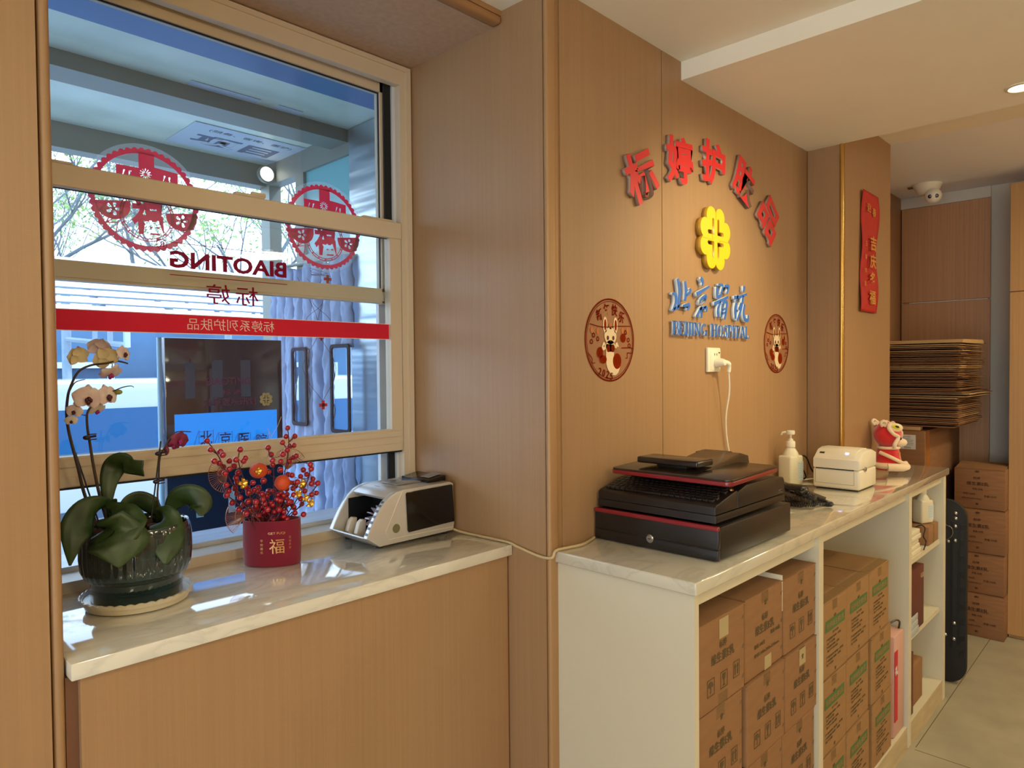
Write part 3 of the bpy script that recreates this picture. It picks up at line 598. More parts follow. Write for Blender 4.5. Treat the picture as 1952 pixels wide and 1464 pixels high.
for r_ in range(6):
    yk = 0.0; rowx = .010 + r_ * .0158
    while yk < .330:
        w = .0142
        if r_ == 0 and .08 < yk < .16: w = .075
        elif random.random() < .12: w = .022
        if yk + w > .336: break
        kb_ = MB().box(rowx, rowx + .0135, yk + .004, yk + .004 + w, 0, .0065, .0018, 2); kb_.xf(Mk); kb.add(kb_.mesh('k')); yk += w + .0018
bmesh.ops.recalc_face_normals(kb.b, faces=kb.b.faces[:])
P('keyboard', kb, BLACK, t)
# screen lying flat on the housing
tilt = Matrix.Translation((1.60, .797, 1.2705)) @ Matrix.Rotation(R(-1.5), 4, 'Y')
W_, L_ = .365, .362
def rr(x0, y0, x1, y1, r): return [(x0+r - r*math.cos(a), y0+r - r*math.sin(a)) for a in (0, .5, 1.05, 1.57)] + [(x1-r + r*math.sin(a), y0+r - r*math.cos(a)) for a in (0, .5, 1.05, 1.57)] + [(x1-r + r*math.cos(a), y1-r + r*math.sin(a)) for a in (0, .5, 1.05, 1.57)] + [(x0+r - r*math.sin(a), y1-r + r*math.cos(a)) for a in (0, .5, 1.05, 1.57)]
sc_ = P('screen', MB().prism(rr(0, 0, .285, L_, .016), 0.0115, .0165, 'z', .001).xf(tilt), mat('satin_black', '#2a211b', .22), t)
P('red_frame', MB().prism(rr(-.001, -.001, .286, L_+.001, .017), 0, .0115, 'z', .002).xf(tilt), REDP, sc_)
P('neck', MB().prism([(.07, .0168), (.30, .040), (.345, .028), (.352, .002), (.28, .002), (.07, .016)], .115, .245, 'y', .003).xf(tilt), mat('satin_black', '#2a211b'), t)
P('stand_plate', MB().box(.285, .345, .165, .255, .030, .0365, .003).box(.305, .325, .20, .215, .0365, .037).box(.30, .335, .18, .24, .015, .0305).xf(tilt), BLACK, t)
cd = P('customer_display', MB().box(1.650, 1.738, .915, 1.105, 1.3005, 1.318, .005, 3), mat('satin_black', '#2a211b'), t)
P('display_neck', MB().box(1.672, 1.720, .96, 1.055, 1.289, 1.302, .004).box(1.68, 1.70, .975, 1.04, 1.286, 1.292), BLACK, cd)
P('port', MB().box(1.948, 1.955, b0-.0008, b0, 1.212, 1.214).box(1.962, 1.969, b0-.0008, b0, 1.213, 1.215).box(1.948, 1.955, b0-.0008, b0, 1.206, 1.2075).box(1.962, 1.969, b0-.0008, b0, 1.207, 1.2085), STEEL, t, 0)
P('key_switch', MB().lathe([(.006, 0), (.006, .004), (.004, .006), (.001, .006)], (1.680, .835, 1.2475), 16), mat('brass', '#a07c48', .3, .9), t)

# ---------------------------------------------------------------- telephone
t = T('desk_telephone', 'black desk telephone with coiled cord lying behind the cash register', 'telephone', (2.47, 1.02, ZC), rz=R(-10))
ph = MB().prism([(-.10, .0), (-.105, .018), (-.06, .050), (.05, .030), (.105, .022), (.11, 0)], -.085, .085, 'x', .005)
P('phone_body', MB().prism([(-.105, .0005), (-.108, .018), (.08, .058), (.10, .05), (.105, .0005)], -.08, .085, 'x', .005), BLACK, t, world=False)
bt_ = MB()
for i in range(4):
    for j in range(3): bt_.box(-.015 + .026*j, .004 + .026*j, -.085 + .022*i, -.070 + .022*i, .026 + .0047*i, .031 + .0047*i, .002)
P('phone_buttons', bt_, mat('button_grey', '#4b4038', .5), t, world=False)
P('handset', MB().box(-.075, -.030, -.112, .10, .052, .072, .009, 3).ball((-.052, -.095, .052), .024, sz=.8).ball((-.052, .085, .058), .024, sz=.8), BLACK, t, world=False)
hel = []; 
path = cr([(-.052, -.118, .045), (-.06, -.150, .018), (-.10, -.115, .014), (-.13, -.06, .012), (-.09, -.10, .035), (-.03, -.15, .014), (.0, -.172, .012), (.012, -.15, .014), (-.01, -.13, .025)], 14)
for i, p in enumerate(path):
    q = Vector(path[min(i+1, len(path)-1)]) - Vector(path[max(i-1, 0)]); q.normalize(); u = q.orthogonal().normalized(); v = q.cross(u)
    for s_ in range(3):
        a = (i*3 + s_) * 1.25; pp = Vector(p).lerp(Vector(path[min(i+1, len(path)-1)]), s_/3)
        hel.append(pp + (Vector((0, 0, 1)).cross(q).normalized() * math.cos(a) + Vector((0, 0, 1)) * math.sin(a)) * .0065)
P('coiled_cord', MB().tube(hel, .0019, 5), BLACK, t, world=False)

# ---------------------------------------------------------------- label printer
t = T('label_printer', 'white label printer with a small blue light beside the plush toy', 'printer', (2.93, .965, ZC), rz=R(0))
fx, bx, ya, yb_ = 2.812, 2.985, .876, 1.052
P('lower_case', MB().box(fx, bx+.03, ya, yb_, ZC+.003, 1.1655, .010, 3), WHITEP, t)
P('upper_case', MB().prism([(fx, 1.1665), (fx, 1.203), (fx+.012, 1.210), (fx+.045, 1.232), (fx+.085, 1.2385), (bx-.02, 1.236), (bx+.03, 1.222), (bx+.03, 1.1665)], ya, yb_, 'y', .007), WHITEP, t)
P('lid', MB().prism([(fx+.010, 1.2095), (fx+.045, 1.2345), (fx+.085, 1.2415), (bx-.02, 1.239), (bx-.02, 1.234), (fx+.085, 1.235), (fx+.04, 1.228)], ya+.022, yb_-.004, 'y', .002), WHITEP, t)
P('paper_slot', MB().box(fx-.0006, fx+.004, ya+.022, yb_-.012, 1.1635, 1.1670), BLACKM, t, 0)
P('front_flap', MB().box(fx-.0010, fx+.002, ya+.020, ya+.021, 1.108, 1.160).box(fx-.0010, fx+.002, yb_-.012, yb_-.011, 1.108, 1.160).box(fx-.0010, fx+.002, ya+.020, yb_-.011, 1.107, 1.108), mat('seam_grey', '#9c9078', .6), t, 0)
ms = Matrix.Translation((fx+.030, 0, 1.2235)) @ Matrix.Rotation(-math.atan2(.025, .035), 4, 'Y')
P('status_light', MB().box(-.003, .005, ya+.050, ya+.062, .001, .0022).xf(ms), mat('blue_led', (.35, .40, 1.0), emit=5.0), t, 0)
P('name_badge', MB().box(-.006, .003, yb_-.036, yb_-.018, .001, .002).xf(ms), mat('badge_dark', '#3a2f3a', .4), t, 0)
P('release_button', MB().lathe([(.009, 0), (.009, .003), (.006, .0045), (.001, .0045)], (0, 0, 0), 20).xf(wallM(2.875, ya-.0002, 1.166, '-y')), STEEL, t)
P('foot', MB().box(fx+.01, bx+.02, ya+.01, yb_-.01, ZC+.0002, ZC+.004), RUBBER, t, 0)
TM('printer_cable', MB().tube(cr([(3.020, 1.00, 1.12), (3.03, 1.03, 1.115), (3.01, 1.085, 1.095), (2.94, 1.10, 1.130), (2.905, 1.11, 1.185), (2.88, 1.12, 1.198), (2.86, 1.12, 1.17), (2.90, 1.115, 1.12), (2.93, 1.13, 1.096), (2.86, 1.16, 1.0885), (2.70, 1.17, 1.0885)], 8), .003, 8), BLACKM, 'black cable looping between the sanitizer bottle and the label printer', 'cable')
TM('white_cable', MB().tube(cr([(3.020, .96, 1.12), (3.04, 1.06, 1.10), (2.98, 1.13, 1.088), (2.86, 1.175, 1.088), (2.6, 1.18, 1.088)], 8), .0022, 8), WHITEP, 'thin white cable lying on the counter behind the sanitizer bottle', 'cable')

# ---------------------------------------------------------------- plush toy (facing right of the view)
RV = Matrix.Rotation(-.803, 3, 'Z')
t = T('plush_toy', 'small red and cream plush animal in a hooded robe on the far counter end', 'soft toy', (3.49, .965, ZC), rz=R(-46))
# local x = way it faces
RPL = mat('red_plush', '#c9141a', .9, sheen=.6, bump=.4, bscale=700); CPL = mat('cream_plush', '#e3c9a6', .95, sheen=.6, bump=.4, bscale=700)
def blob(prof, dx=0): return prof
mb = MB()
body = [(.052, .004), (.058, .02), (.056, .045), (.050, .075), (.045, .098), (.040, .112)]
mb.lathe(body, (0, 0, 0), 28, sy=.9).ball((-.004, 0, .165), .060, sx=1.0, sy=.92, sz=.98, u=24, v=16)
P('robe_and_hood', mb, RPL, t, 60, world=False)
P('coiled_base', MB().ball((-.002, 0, .0245), .064, sx=1.06, sz=.36, u=24, v=12).tube(cr([(-.03, -.052, .0195), (.02, -.062, .0195), (.062, -.04, .019), (.078, -.01, .022), (.082, .01, .034)], 5), [.018]*8 + [.015]*6 + [.012]*6 + [.006], 10), CPL, t, 60, world=False)
P('muzzle', MB().ball((.048, -.004, .128), .030, sx=1.15, sz=.70, u=20, v=12), CPL, t, 60, world=False)
P('nostril', MB().ball((.080, -.010, .130), .0035), mat('dark_red_thread', '#4a1010', .8), t, 60, world=False)
P('eye', MB().ball((.028, -.052, .150), .006, sy=.5).ball((.028, .052, .150), .006, sy=.5), RUBBER, t, 60, world=False)
for s_ in (-1, 1):
    P('ear', MB().tube(cr([(-.046, .034*s_, .205), (-.054, .038*s_, .222), (-.042, .041*s_, .230), (-.030, .039*s_, .218), (-.036, .034*s_, .204)], 5), .0062, 8).ball((-.041, .036*s_, .214), .008, sy=.5), CPL, t, 60, world=False)
    P('hood_trim', MB().tube(cr([(-.015, .052*s_, .222), (-.028, .056*s_, .200), (-.008, .060*s_, .172), (.014, .058*s_, .158), (-.004, .062*s_, .125), (.000, .056*s_, .108)], 6), .0085, 8).ball((.008, .040*s_, .198), .033, sx=1.1, sy=.5, sz=.66, u=18, v=12), CPL, t, 60, world=False)
    P('eye_patch', MB().ball((.006, .0545*s_, .203), .018, sx=1.05, sy=.20, sz=.55, m=Matrix.Rotation(R(18), 3, 'Y')), mat('yellow_green_felt', '#c9c21e', .8), t, 60, world=False)
    P('eye_pupil', MB().ball((.009, .0585*s_, .205), .009, sx=1.1, sy=.2, sz=.5, m=Matrix.Rotation(R(18), 3, 'Y')), RUBBER, t, 60, world=False)
P('forehead_trim', MB().tube(cr([(.004, -.03, .222), (.030, 0, .205), (.004, .03, .222)], 6), .008, 8).tube(cr([(.030, -.02, .205), (.052, -.018, .175), (.058, 0, .150)], 5), .006, 8), CPL, t, 60, world=False)
P('collar_trim', MB().tube([(.044*math.cos(a), .040*math.sin(a), .105) for a in [2*PI*k/24 for k in range(24)]], .0065, 8, closed=True).tube(cr([(-.05, -.020, .085), (-.02, -.050, .068), (.025, -.055, .045), (.06, -.035, .032), (.072, -.01, .030)], 6), .0085, 8), CPL, t, 60, world=False)
jt = text('吉', .03, .0005, .0006); P('embroidery', MB().add(jt, Matrix.Translation((.034, -.0345, .075)) @ Matrix.Rotation(R(40), 4, 'Z') @ Matrix(((1,0,0),(0,0,-1),(0,1,0))).to_4x4() @ Matrix.Scale(.75, 4)), mat('gold_thread', '#e0902a', .6), t, 0, world=False)
# ================================================================ money counter on the sill
t = T('banknote_counter', 'silver banknote counting machine with black side panel on the window sill', 'money counter', (1.21, 1.645, ZS))
ya, yb = 1.552, 1.742
side = [(1.088, 1.0895), (1.048, 1.118), (1.060, 1.142), (1.074, 1.166), (1.089, 1.188), (1.106, 1.208), (1.125, 1.222), (1.145, 1.2305), (1.170, 1.2345), (1.340, 1.2355), (1.353, 1.2300), (1.356, 1.110), (1.350, 1.0900)]
inner = [(1.050, 1.119), (1.088, 1.0915), (1.15, 1.0915), (1.19, 1.10), (1.19, 1.21), (1.155, 1.2275), (1.122, 1.199), (1.100, 1.158)]
mb = MB()
mb.prism(side, ya, ya+.020, 'y', .003); mb.prism(side, yb-.020, yb, 'y', .003)
mb.prism([(1.190, 1.0895), (1.190, 1.234), (1.34, 1.2352), (1.353, 1.23), (1.356, 1.11), (1.35, 1.09)], ya+.0205, yb-.0205, 'y')
mb.prism([(1.118, 1.217), (1.125, 1.2215), (1.145, 1.230), (1.172, 1.2342), (1.192, 1.2345), (1.192, 1.224), (1.165, 1.223), (1.140, 1.217), (1.124, 1.210)], ya+.0195, yb-.0195, 'y')
mb.prism([(1.088, 1.0895), (1.047, 1.117), (1.050, 1.1195), (1.095, 1.098), (1.19, 1.098), (1.19, 1.0895)], ya+.0195, yb-.0195, 'y')
P('housing', mb, SILVER, t, 35)
P('well_lining', MB().box(1.183, 1.1905, ya+.020, yb-.020, 1.097, 1.222).box(1.10, 1.19, yb-.022, yb-.0195, 1.10, 1.20).box(1.10, 1.19, ya+.0195, ya+.022, 1.10, 1.20).box(1.10, 1.19, ya+.02, yb-.02, 1.0975, 1.0995), mat('black_lining', '#0a0c12', .5), t, 0)
P('side_panel', MB().prism([(1.179, 1.226), (1.176, 1.222), (1.181, 1.118), (1.185, 1.113), (1.352, 1.1165), (1.3535, 1.122), (1.3475, 1.224), (1.343, 1.228)], ya-.0035, ya, 'y', .0015), mat('gloss_black', '#0c0a09', .12), t)
P('side_seam', MB().tube([(1.166, ya-.0004, 1.233), (1.108, ya-.0004, 1.127), (1.118, ya-.0004, 1.105), (1.352, ya-.0004, 1.101)], .0008, 5), mat('seam_cream', '#e8dcc8', .4), t)
P('round_sticker', MB().lathe([(.0125, 0), (.0125, .0005)], (0, 0, 0), 24).xf(wallM(1.143, ya-.0004, 1.131, '-y')), mat('gold_sticker', '#8d8a68', .3, .6), t, 0)
P('control_panel', MB().box(1.20, 1.30, 1.62, 1.70, 1.2352, 1.2375, .002).box(1.215, 1.238, 1.655, 1.69, 1.2375, 1.2383), mat('panel_grey', '#8f8b88', .2), t)
P('hopper', MB().prism([(1.285, 1.2355), (1.285, 1.243), (1.345, 1.2515), (1.352, 1.2505), (1.352, 1.2355)], 1.585, 1.715, 'y', .002), mat('gloss_black', '#0c0a09'), t)
P('hopper_guide', MB().prism([(1.300, 1.2470), (1.345, 1.2535), (1.345, 1.2545), (1.300, 1.2480)], 1.60, 1.64, 'y'), mat('panel_grey', '#8f8b88'), t, 0)
P('badge', MB().box(-.004, .004, 1.655, 1.680, 0, .0009).xf(Matrix.Translation((1.160, 0, 1.2308)) @ Matrix.Rotation(-.42, 4, 'Y')), BLACK, t, 0)
for i, yw in enumerate((1.600, 1.640)):
    wh = MB()
    for k in range(14):
        a = 2*PI*k/14
        p = [(.012*math.cos(a), .012*math.sin(a)), (.022*math.cos(a+.35), .022*math.sin(a+.35)), (.039*math.cos(a+.62), .039*math.sin(a+.62)), (.040*math.cos(a+.70), .040*math.sin(a+.70)), (.025*math.cos(a+.62), .025*math.sin(a+.62)), (.012*math.cos(a+.42), .012*math.sin(a+.42))]
        wh.prism([(1.146 + q[0], 1.142 + q[1]) for q in p], yw - .010, yw + .010, 'y')
    wh.lathe([(.014, -.009), (.014, .009)], (0, 0, 0), 16) if False else None
    P('stacking_wheel', wh, mat('smoky_plastic', '#a89aa4', .25), t, 0)
for i, yy in enumerate((1.70, 1.655)):
    P('note_guide', MB().prism([(1.085, 1.0985), (1.078, 1.112), (1.088, 1.142), (1.098, 1.149), (1.110, 1.147), (1.108, 1.112), (1.115, 1.0985)], yy-.009, yy+.009, 'y', .003), mat('guide_cream', '#cdbfae', .3), t)
ks = MB()
for k in range(7):
    f = k/6; ks.box(-.002, .002, ya+.004, ya+.016, 0, .0007).xf(Matrix.Identity(4)) if False else None
mb = MB()
for k in range(7):
    pl_ = [(1.053, 1.128), (1.066, 1.153), (1.081, 1.177), (1.097, 1.198), (1.112, 1.2125)]; f = k/6*3.6; i_ = int(f); f -= i_; x = pl_[i_][0]*(1-f) + pl_[i_+1][0]*f; z = pl_[i_][1]*(1-f) + pl_[i_+1][1]*f; an = math.atan2(pl_[i_+1][1]-pl_[i_][1], pl_[i_+1][0]-pl_[i_][0])
    b_ = MB().box(-.0035, .0035, ya+.0045, ya+.0155, .0, .0012); b_.xf(Matrix.Translation((x, 0, z)) @ Matrix.Rotation(-an, 4, 'Y')); mb.add(b_.mesh('b'))
P('buttons', mb, mat('button_grey_blue', '#56606a', .4), t, 0)
for a in (1.10, 1.33):
    for b in (ya+.02, yb-.02): P('foot', MB().lathe([(.010, .0002), (.009, .009)], (a, b, ZS), 14), RUBBER, t)
TM('mains_cable', MB().tube(cr([(1.345, 1.60, 1.108), (1.360, 1.545, 1.088), (1.3635, 1.45, 1.0865), (1.3655, 1.34, 1.087), (1.364, 1.30, 1.081), (1.3625, 1.22, 1.070), (1.368, 1.181, 1.072), (1.382, 1.179, 1.0885), (1.43, 1.172, 1.0895), (1.48, 1.165, 1.0895), (1.56, 1.188, 1.0895)], 8), .0038, 10), mat('cream_cable', '#c3ab82', .5), 'cream power cord running round the wall corner from sill to counter', 'cable')

# ================================================================ vase with berries
BERRIES = [(0.6584, 1.6165, 1.4085), (0.6624, 1.6072, 1.3882), (0.6935, 1.6277, 1.3792), (0.6921, 1.6108, 1.3731), (0.6697, 1.6047, 1.3611), (0.691, 1.6281, 1.3523), (0.7159, 1.6643, 1.3375), (0.7268, 1.656, 1.3513), (0.7374, 1.6536, 1.3381), (0.7254, 1.6155, 1.358), (0.7459, 1.6376, 1.3788), (0.75, 1.6194, 1.3588), (0.7422, 1.6121, 1.3533), (0.6947, 1.6074, 1.3295), (0.7088, 1.615, 1.338), (0.7095, 1.6649, 1.3234), (0.7437, 1.658, 1.3081), (0.7489, 1.6565, 1.3203), (0.7457, 1.656, 1.2976), (0.7001, 1.6135, 1.3011), (0.7042, 1.6217, 1.2752), (0.7185, 1.6439, 1.2802), (0.7299, 1.6512, 1.2499), (0.7414, 1.6598, 1.2823), (0.746, 1.6616, 1.2688), (0.7295, 1.6061, 1.2681), (0.7418, 1.6424, 1.2325), (0.7563, 1.647, 1.2226), (0.7636, 1.6354, 1.2723), (0.7645, 1.6124, 1.2986), (0.7613, 1.6332, 1.2504), (0.7688, 1.6063, 1.2519), (0.7897, 1.6654, 1.2139), (0.792, 1.6406, 1.2107), (0.7999, 1.6383, 1.2627), (0.7961, 1.621, 1.2985), (0.8319, 1.6636, 1.2632), (0.8071, 1.6401, 1.2371), (0.8281, 1.6618, 1.2078), (0.8288, 1.6394, 1.1928), (0.8257, 1.6356, 1.2321), (0.8351, 1.629, 1.246), (0.8444, 1.6419, 1.2547), (0.8535, 1.6302, 1.2526), (0.8302, 1.6113, 1.2231), (0.8475, 1.6214, 1.2133), (0.8743, 1.6569, 1.222), (0.8532, 1.603, 1.2409), (0.866, 1.6032, 1.2564), (0.8881, 1.6438, 1.2163), (0.8779, 1.6196, 1.2064), (0.8453, 1.6174, 1.2012), (0.8521, 1.613, 1.1949), (0.8969, 1.624, 1.2393), (0.9246, 1.6698, 1.2159), (0.8982, 1.6137, 1.1999), (0.9113, 1.6289, 1.2566), (0.9221, 1.6142, 1.2473), (0.9535, 1.6443, 1.2439), (0.9434, 1.6193, 1.2739), (0.9284, 1.6249, 1.274), (0.9483, 1.6523, 1.2813), (0.8964, 1.6224, 1.2972), (0.9227, 1.6391, 1.2978), (0.9272, 1.6633, 1.3064), (0.9179, 1.6071, 1.3155), (0.9142, 1.6043, 1.3279), (0.8688, 1.616, 1.3041), (0.8781, 1.6536, 1.3006), (0.8421, 1.6431, 1.2806), (0.8074, 1.6166, 1.3197), (0.8417, 1.6232, 1.3198), (0.8374, 1.6124, 1.3426), (0.8258, 1.6321, 1.334), (0.8109, 1.603, 1.3484), (0.831, 1.6488, 1.3575), (0.83, 1.6627, 1.3739), (0.889, 1.6668, 1.3331), (0.9003, 1.6514, 1.347), (0.9003, 1.6672, 1.3415), (0.8377, 1.6013, 1.3612), (0.8593, 1.6202, 1.3681), (0.8914, 1.6676, 1.3726), (0.8965, 1.6543, 1.3746), (0.8514, 1.6287, 1.3876), (0.9052, 1.666, 1.3971), (0.8688, 1.6434, 1.4007), (0.8812, 1.6573, 1.4208), (0.7933, 1.6205, 1.253), (0.8012, 1.6134, 1.2273), (0.828, 1.6311, 1.215), (0.7455, 1.6096, 1.2267), (0.8416, 1.6267, 1.2425), (0.8046, 1.6673, 1.2745), (0.8692, 1.6232, 1.236), (0.8752, 1.6007, 1.2874), (0.7395, 1.6031, 1.2945)]
BR = [[(0.666, 1.635, 1.4067), (0.6929, 1.635, 1.3664), (0.7233, 1.635, 1.2999), (0.79, 1.64, 1.18)], [(0.7448, 1.635, 1.3791), (0.7436, 1.635, 1.3336), (0.80, 1.64, 1.18)], [(0.8694, 1.635, 1.4228), (0.8692, 1.635, 1.3549), (0.83, 1.64, 1.18)], [(0.8884, 1.635, 1.4003), (0.8703, 1.635, 1.3856)], [(0.8162, 1.635, 1.3772), (0.8203, 1.635, 1.3567), (0.829, 1.635, 1.3328), (0.8308, 1.64, 1.19)], [(0.9317, 1.635, 1.3233), (0.92, 1.635, 1.2751), (0.85, 1.64, 1.18)], [(0.9526, 1.635, 1.271), (0.9395, 1.635, 1.2545), (0.86, 1.64, 1.18)], [(0.71, 1.635, 1.2728), (0.742, 1.635, 1.2418), (0.78, 1.64, 1.18)], [(0.91, 1.635, 1.22), (0.8765, 1.635, 1.205), (0.85, 1.64, 1.18)], [(0.6738, 1.635, 1.385), (0.6889, 1.635, 1.3736)], [(0.8547, 1.635, 1.3869), (0.8669, 1.635, 1.3698)], [(0.9338, 1.635, 1.311), (0.9218, 1.635, 1.2869)]]
RZV = -.72
t = T('red_vase', 'crimson velvet oval vase with gold fortune lettering on the window sill', 'vase', (.828, 1.645, ZS))
VM = mat('crimson_velvet', '#780628', .9, sheen=.25)
P('vase_body', MB().lathe([(.0, .0005), (.068, .0005), (.0695, .004), (.0715, .050), (.0705, .113), (.0665, .1135), (.0665, .05), (.0, .04)], (.828, 1.645, ZS), 64, sy=.56, rot=RZV), VM, t)
def on_vase(me, u, z, w, h, eps=.0006):
    """bend flat lettering round the oval vase; u = angle from the broad front"""
    m = me.copy(); f = fit(me, w, h); a_, b_ = .0712 + eps, .0712*.56 + eps
    for v in m.vertices:
        p = f @ v.co; ph = -PI/2 + u + p.x/.058
        lx, ly = a_*math.cos(ph), b_*math.sin(ph); v.co = (.828 + lx*math.cos(RZV) - ly*math.sin(RZV), 1.645 + lx*math.sin(RZV) + ly*math.cos(RZV), ZS + z + p.y)
    return m
def dens(me, n=2):
    b = bmesh.new(); b.from_mesh(me); bmesh.ops.triangulate(b, faces=b.faces[:]); bmesh.ops.subdivide_edges(b, edges=b.edges[:], cuts=n, use_grid_fill=True); o = me.copy(); b.to_mesh(o); b.free(); return o
GOLDP = mat('gold_print', '#d9a86a', .35, .6)
mb = MB(); fv = dens(text('福', .1, .0002, -.0002))
mb.add(on_vase(fv, .30, .052, .030, .036)); mb.add(on_vase(text('GET FUQI', .1, .0002, 0), .30, .084, .034, .0065))
for k, ch in enumerate('平安喜乐'): mb.add(on_vase(text(ch, .1, .0002, .002), -.22, .066 - k*.0095, .006, .0068))
for k, ch in enumerate('百福具臻'): mb.add(on_vase(text(ch, .1, .0002, -.001), .78, .072 - k*.0085, .005, .006))
P('gold_lettering', mb, GOLDP, t, 0)
t = T('berry_arrangement', 'artificial red berry branches with two small oranges standing in the crimson vase', 'flower arrangement', (.828, 1.64, 1.13), rz=0)
BRN = mat('berry_stem', '#5a2028', .7)
BRY = mat('red_berry', '#a50d1e', .25, coat=.6)
for b in BR:
    q = cr(b, 6) if len(b) > 2 else b
    if b[-1][2] < 1.2: q = q + [(.828 + (b[-1][0]-.828)*.5, 1.643, 1.135)]
    P('branch', MB().tube(q, .0014, 6), BRN, t)
proto_b = MB().ball((0, 0, 0), .0073, u=16, v=10).ball((0, -.0045, .0012), .0016, u=6, v=4).mesh('berry'); proto_b.materials.append(BRY); smooth(proto_b, 60)
tw = MB()
for i, b in enumerate(BERRIES):
    o = bpy.data.objects.new('berry', proto_b); C.objects.link(o); o.parent = t; o.location = Vector(b) - Vector((.828, 1.64, 1.13)); o.scale = [random.uniform(.9, 1.05)]*3; o.rotation_euler = (random.uniform(-.5, .5), 0, random.uniform(-1, 1))
    # thin stalk to the nearest branch point below
    best = min(((Vector(b) - Vector(p)).length + (0 if p[2] < b[2] else .05), p) for br in BR for p in (cr(br, 4) if len(br) > 2 else br))
    p = Vector(best[1]); m_ = (Vector(b) + p) / 2 - Vector((0, 0, .004)); tw.tube([b, m_, p], .0007, 5)
P('stalks', tw, BRN, t)
bm2 = MB(); random.seed(31)
for k in range(46):
    u = random.uniform(0, 1)**.7; bx = .828 + random.uniform(-1, 1)*(.050 + .045*u); bz = 1.205 + .075*u; bm2.ball((bx, 1.652 + random.uniform(-.012, .022), bz), random.uniform(.0062, .0073), u=12, v=8)
P('berry_cluster', bm2, BRY, t, 60)['kind'] = 'stuff'
fm2 = MB()
for k in range(34):
    bx = .828 + random.uniform(-.055, .055); a = random.uniform(-.9, .9); l = random.uniform(.03, .075); y_ = 1.645 + random.uniform(-.015, .02)
    leaf_q = [(bx, y_, 1.185 + random.uniform(0, .02)), (bx + .5*l*math.sin(a), y_, 1.195 + .55*l*math.cos(a)), (bx + l*math.sin(a), y_, 1.20 + l*math.cos(a))]
    fm2.tube(leaf_q, [.0012, .0022, .0005], 5)
P('dark_filler', fm2, mat('filler_plum', '#6b3038', .6), t, 50)['kind'] = 'stuff'
ORG = mat('orange_skin', '#cf4a1f', .5, bump=.5, bscale=500)
for c, rr_, sz in (((.7805, 1.615, 1.3261), .0212, .9), ((.8322, 1.595, 1.2914), .0188, 1.05)):
    o = P('orange', MB().ball(c, rr_, sz=sz, u=28, v=18), ORG, t, 60)
gm = MB()
def leaf(mb, pts, ws, cup=.0, nrm=(0, -1, 0)):
    """thin bent blade: pts midrib, ws half-widths"""
    q = cr([(*p, w) for p, w in zip(pts, ws)], 5); rows = []
    for i, (x, y, z, w) in enumerate(q):
        a = Vector(q[max(0, i-1)][:3]); b = Vector(q[min(len(q)-1, i+1)][:3]); d = (b - a).normalized(); s_ = d.cross(Vector(nrm)); s_ = s_.normalized() if s_.length > .05 else Vector((1, 0, 0)); n_ = s_.cross(d)
        rows.append([mb.b.verts.new(Vector((x, y, z)) + s_ * w * k + n_ * (cup * w * abs(k)**.85)) for k in (-1, -.66, -.33, 0, .33, .66, 1)])
    for A, B in zip(rows, rows[1:]):
        for k in range(6): mb.b.faces.new((A[k], A[k+1], B[k+1], B[k]))
for cx, cy, cz, s_ in ((.7686, 1.592, 1.3286, .010), (.734, 1.60, 1.3024, .013), (.8744, 1.6, 1.2586, .012), (.9091, 1.6, 1.2302, .013), (.8859, 1.6, 1.2832, .012), (.896, 1.60, 1.245, .010)):
    for k in range(5):
        a = 2*PI*k/5 + cx*40; leaf(gm, [(cx, cy, cz), (cx + s_*.6*math.cos(a), cy - .004, cz + s_*.6*math.sin(a)), (cx + s_*math.cos(a), cy + .001, cz + s_*math.sin(a))], [.001, s_*.33, .0008], .4)
P('gold_blossom', gm, GOLD, t, 50)
fm = MB()
def fan(cx, cy, cz, r, a0, a1, n=20):
    for k in range(n):
        a = a0 + (a1-a0)*k/(n-1); fm.tube([(cx, cy, cz), (cx + r*math.cos(a), cy + .003*math.sin(k), cz + r*math.sin(a))], .0006, 4)
    for f in (1.0, .55): fm.tube([(cx + f*r*math.cos(a0 + (a1-a0)*k/20), cy, cz + f*r*math.sin(a0 + (a1-a0)*k/20)) for k in range(21)], .0008, 5)
fan(.722, 1.655, 1.322, .046, 2.2, 4.5); fan(.885, 1.668, 1.312, .055, .5, 2.4); fan(.765, 1.65, 1.215, .052, 2.6, 4.0); fan(.91, 1.655, 1.262, .045, -.8, 1.0)
P('wire_fan', fm, mat('rose_gold_wire', '#b57b5a', .3, .8), t)
tm = MB()
for s_ in ([(0.8658, 1.66, 1.4507), (0.8543, 1.66, 1.4249), (0.8384, 1.66, 1.4026), (0.8267, 1.66, 1.3511), (0.8204, 1.66, 1.3373)], [(0.8384, 1.66, 1.4026), (0.828, 1.66, 1.4237)], [(0.8384, 1.66, 1.4026), (0.8309, 1.66, 1.4148), (0.833, 1.66, 1.3622)]): tm.tube(s_, .0006, 4)
P('pale_twig', tm, mat('pale_twig', '#b8a58c', .5), t)

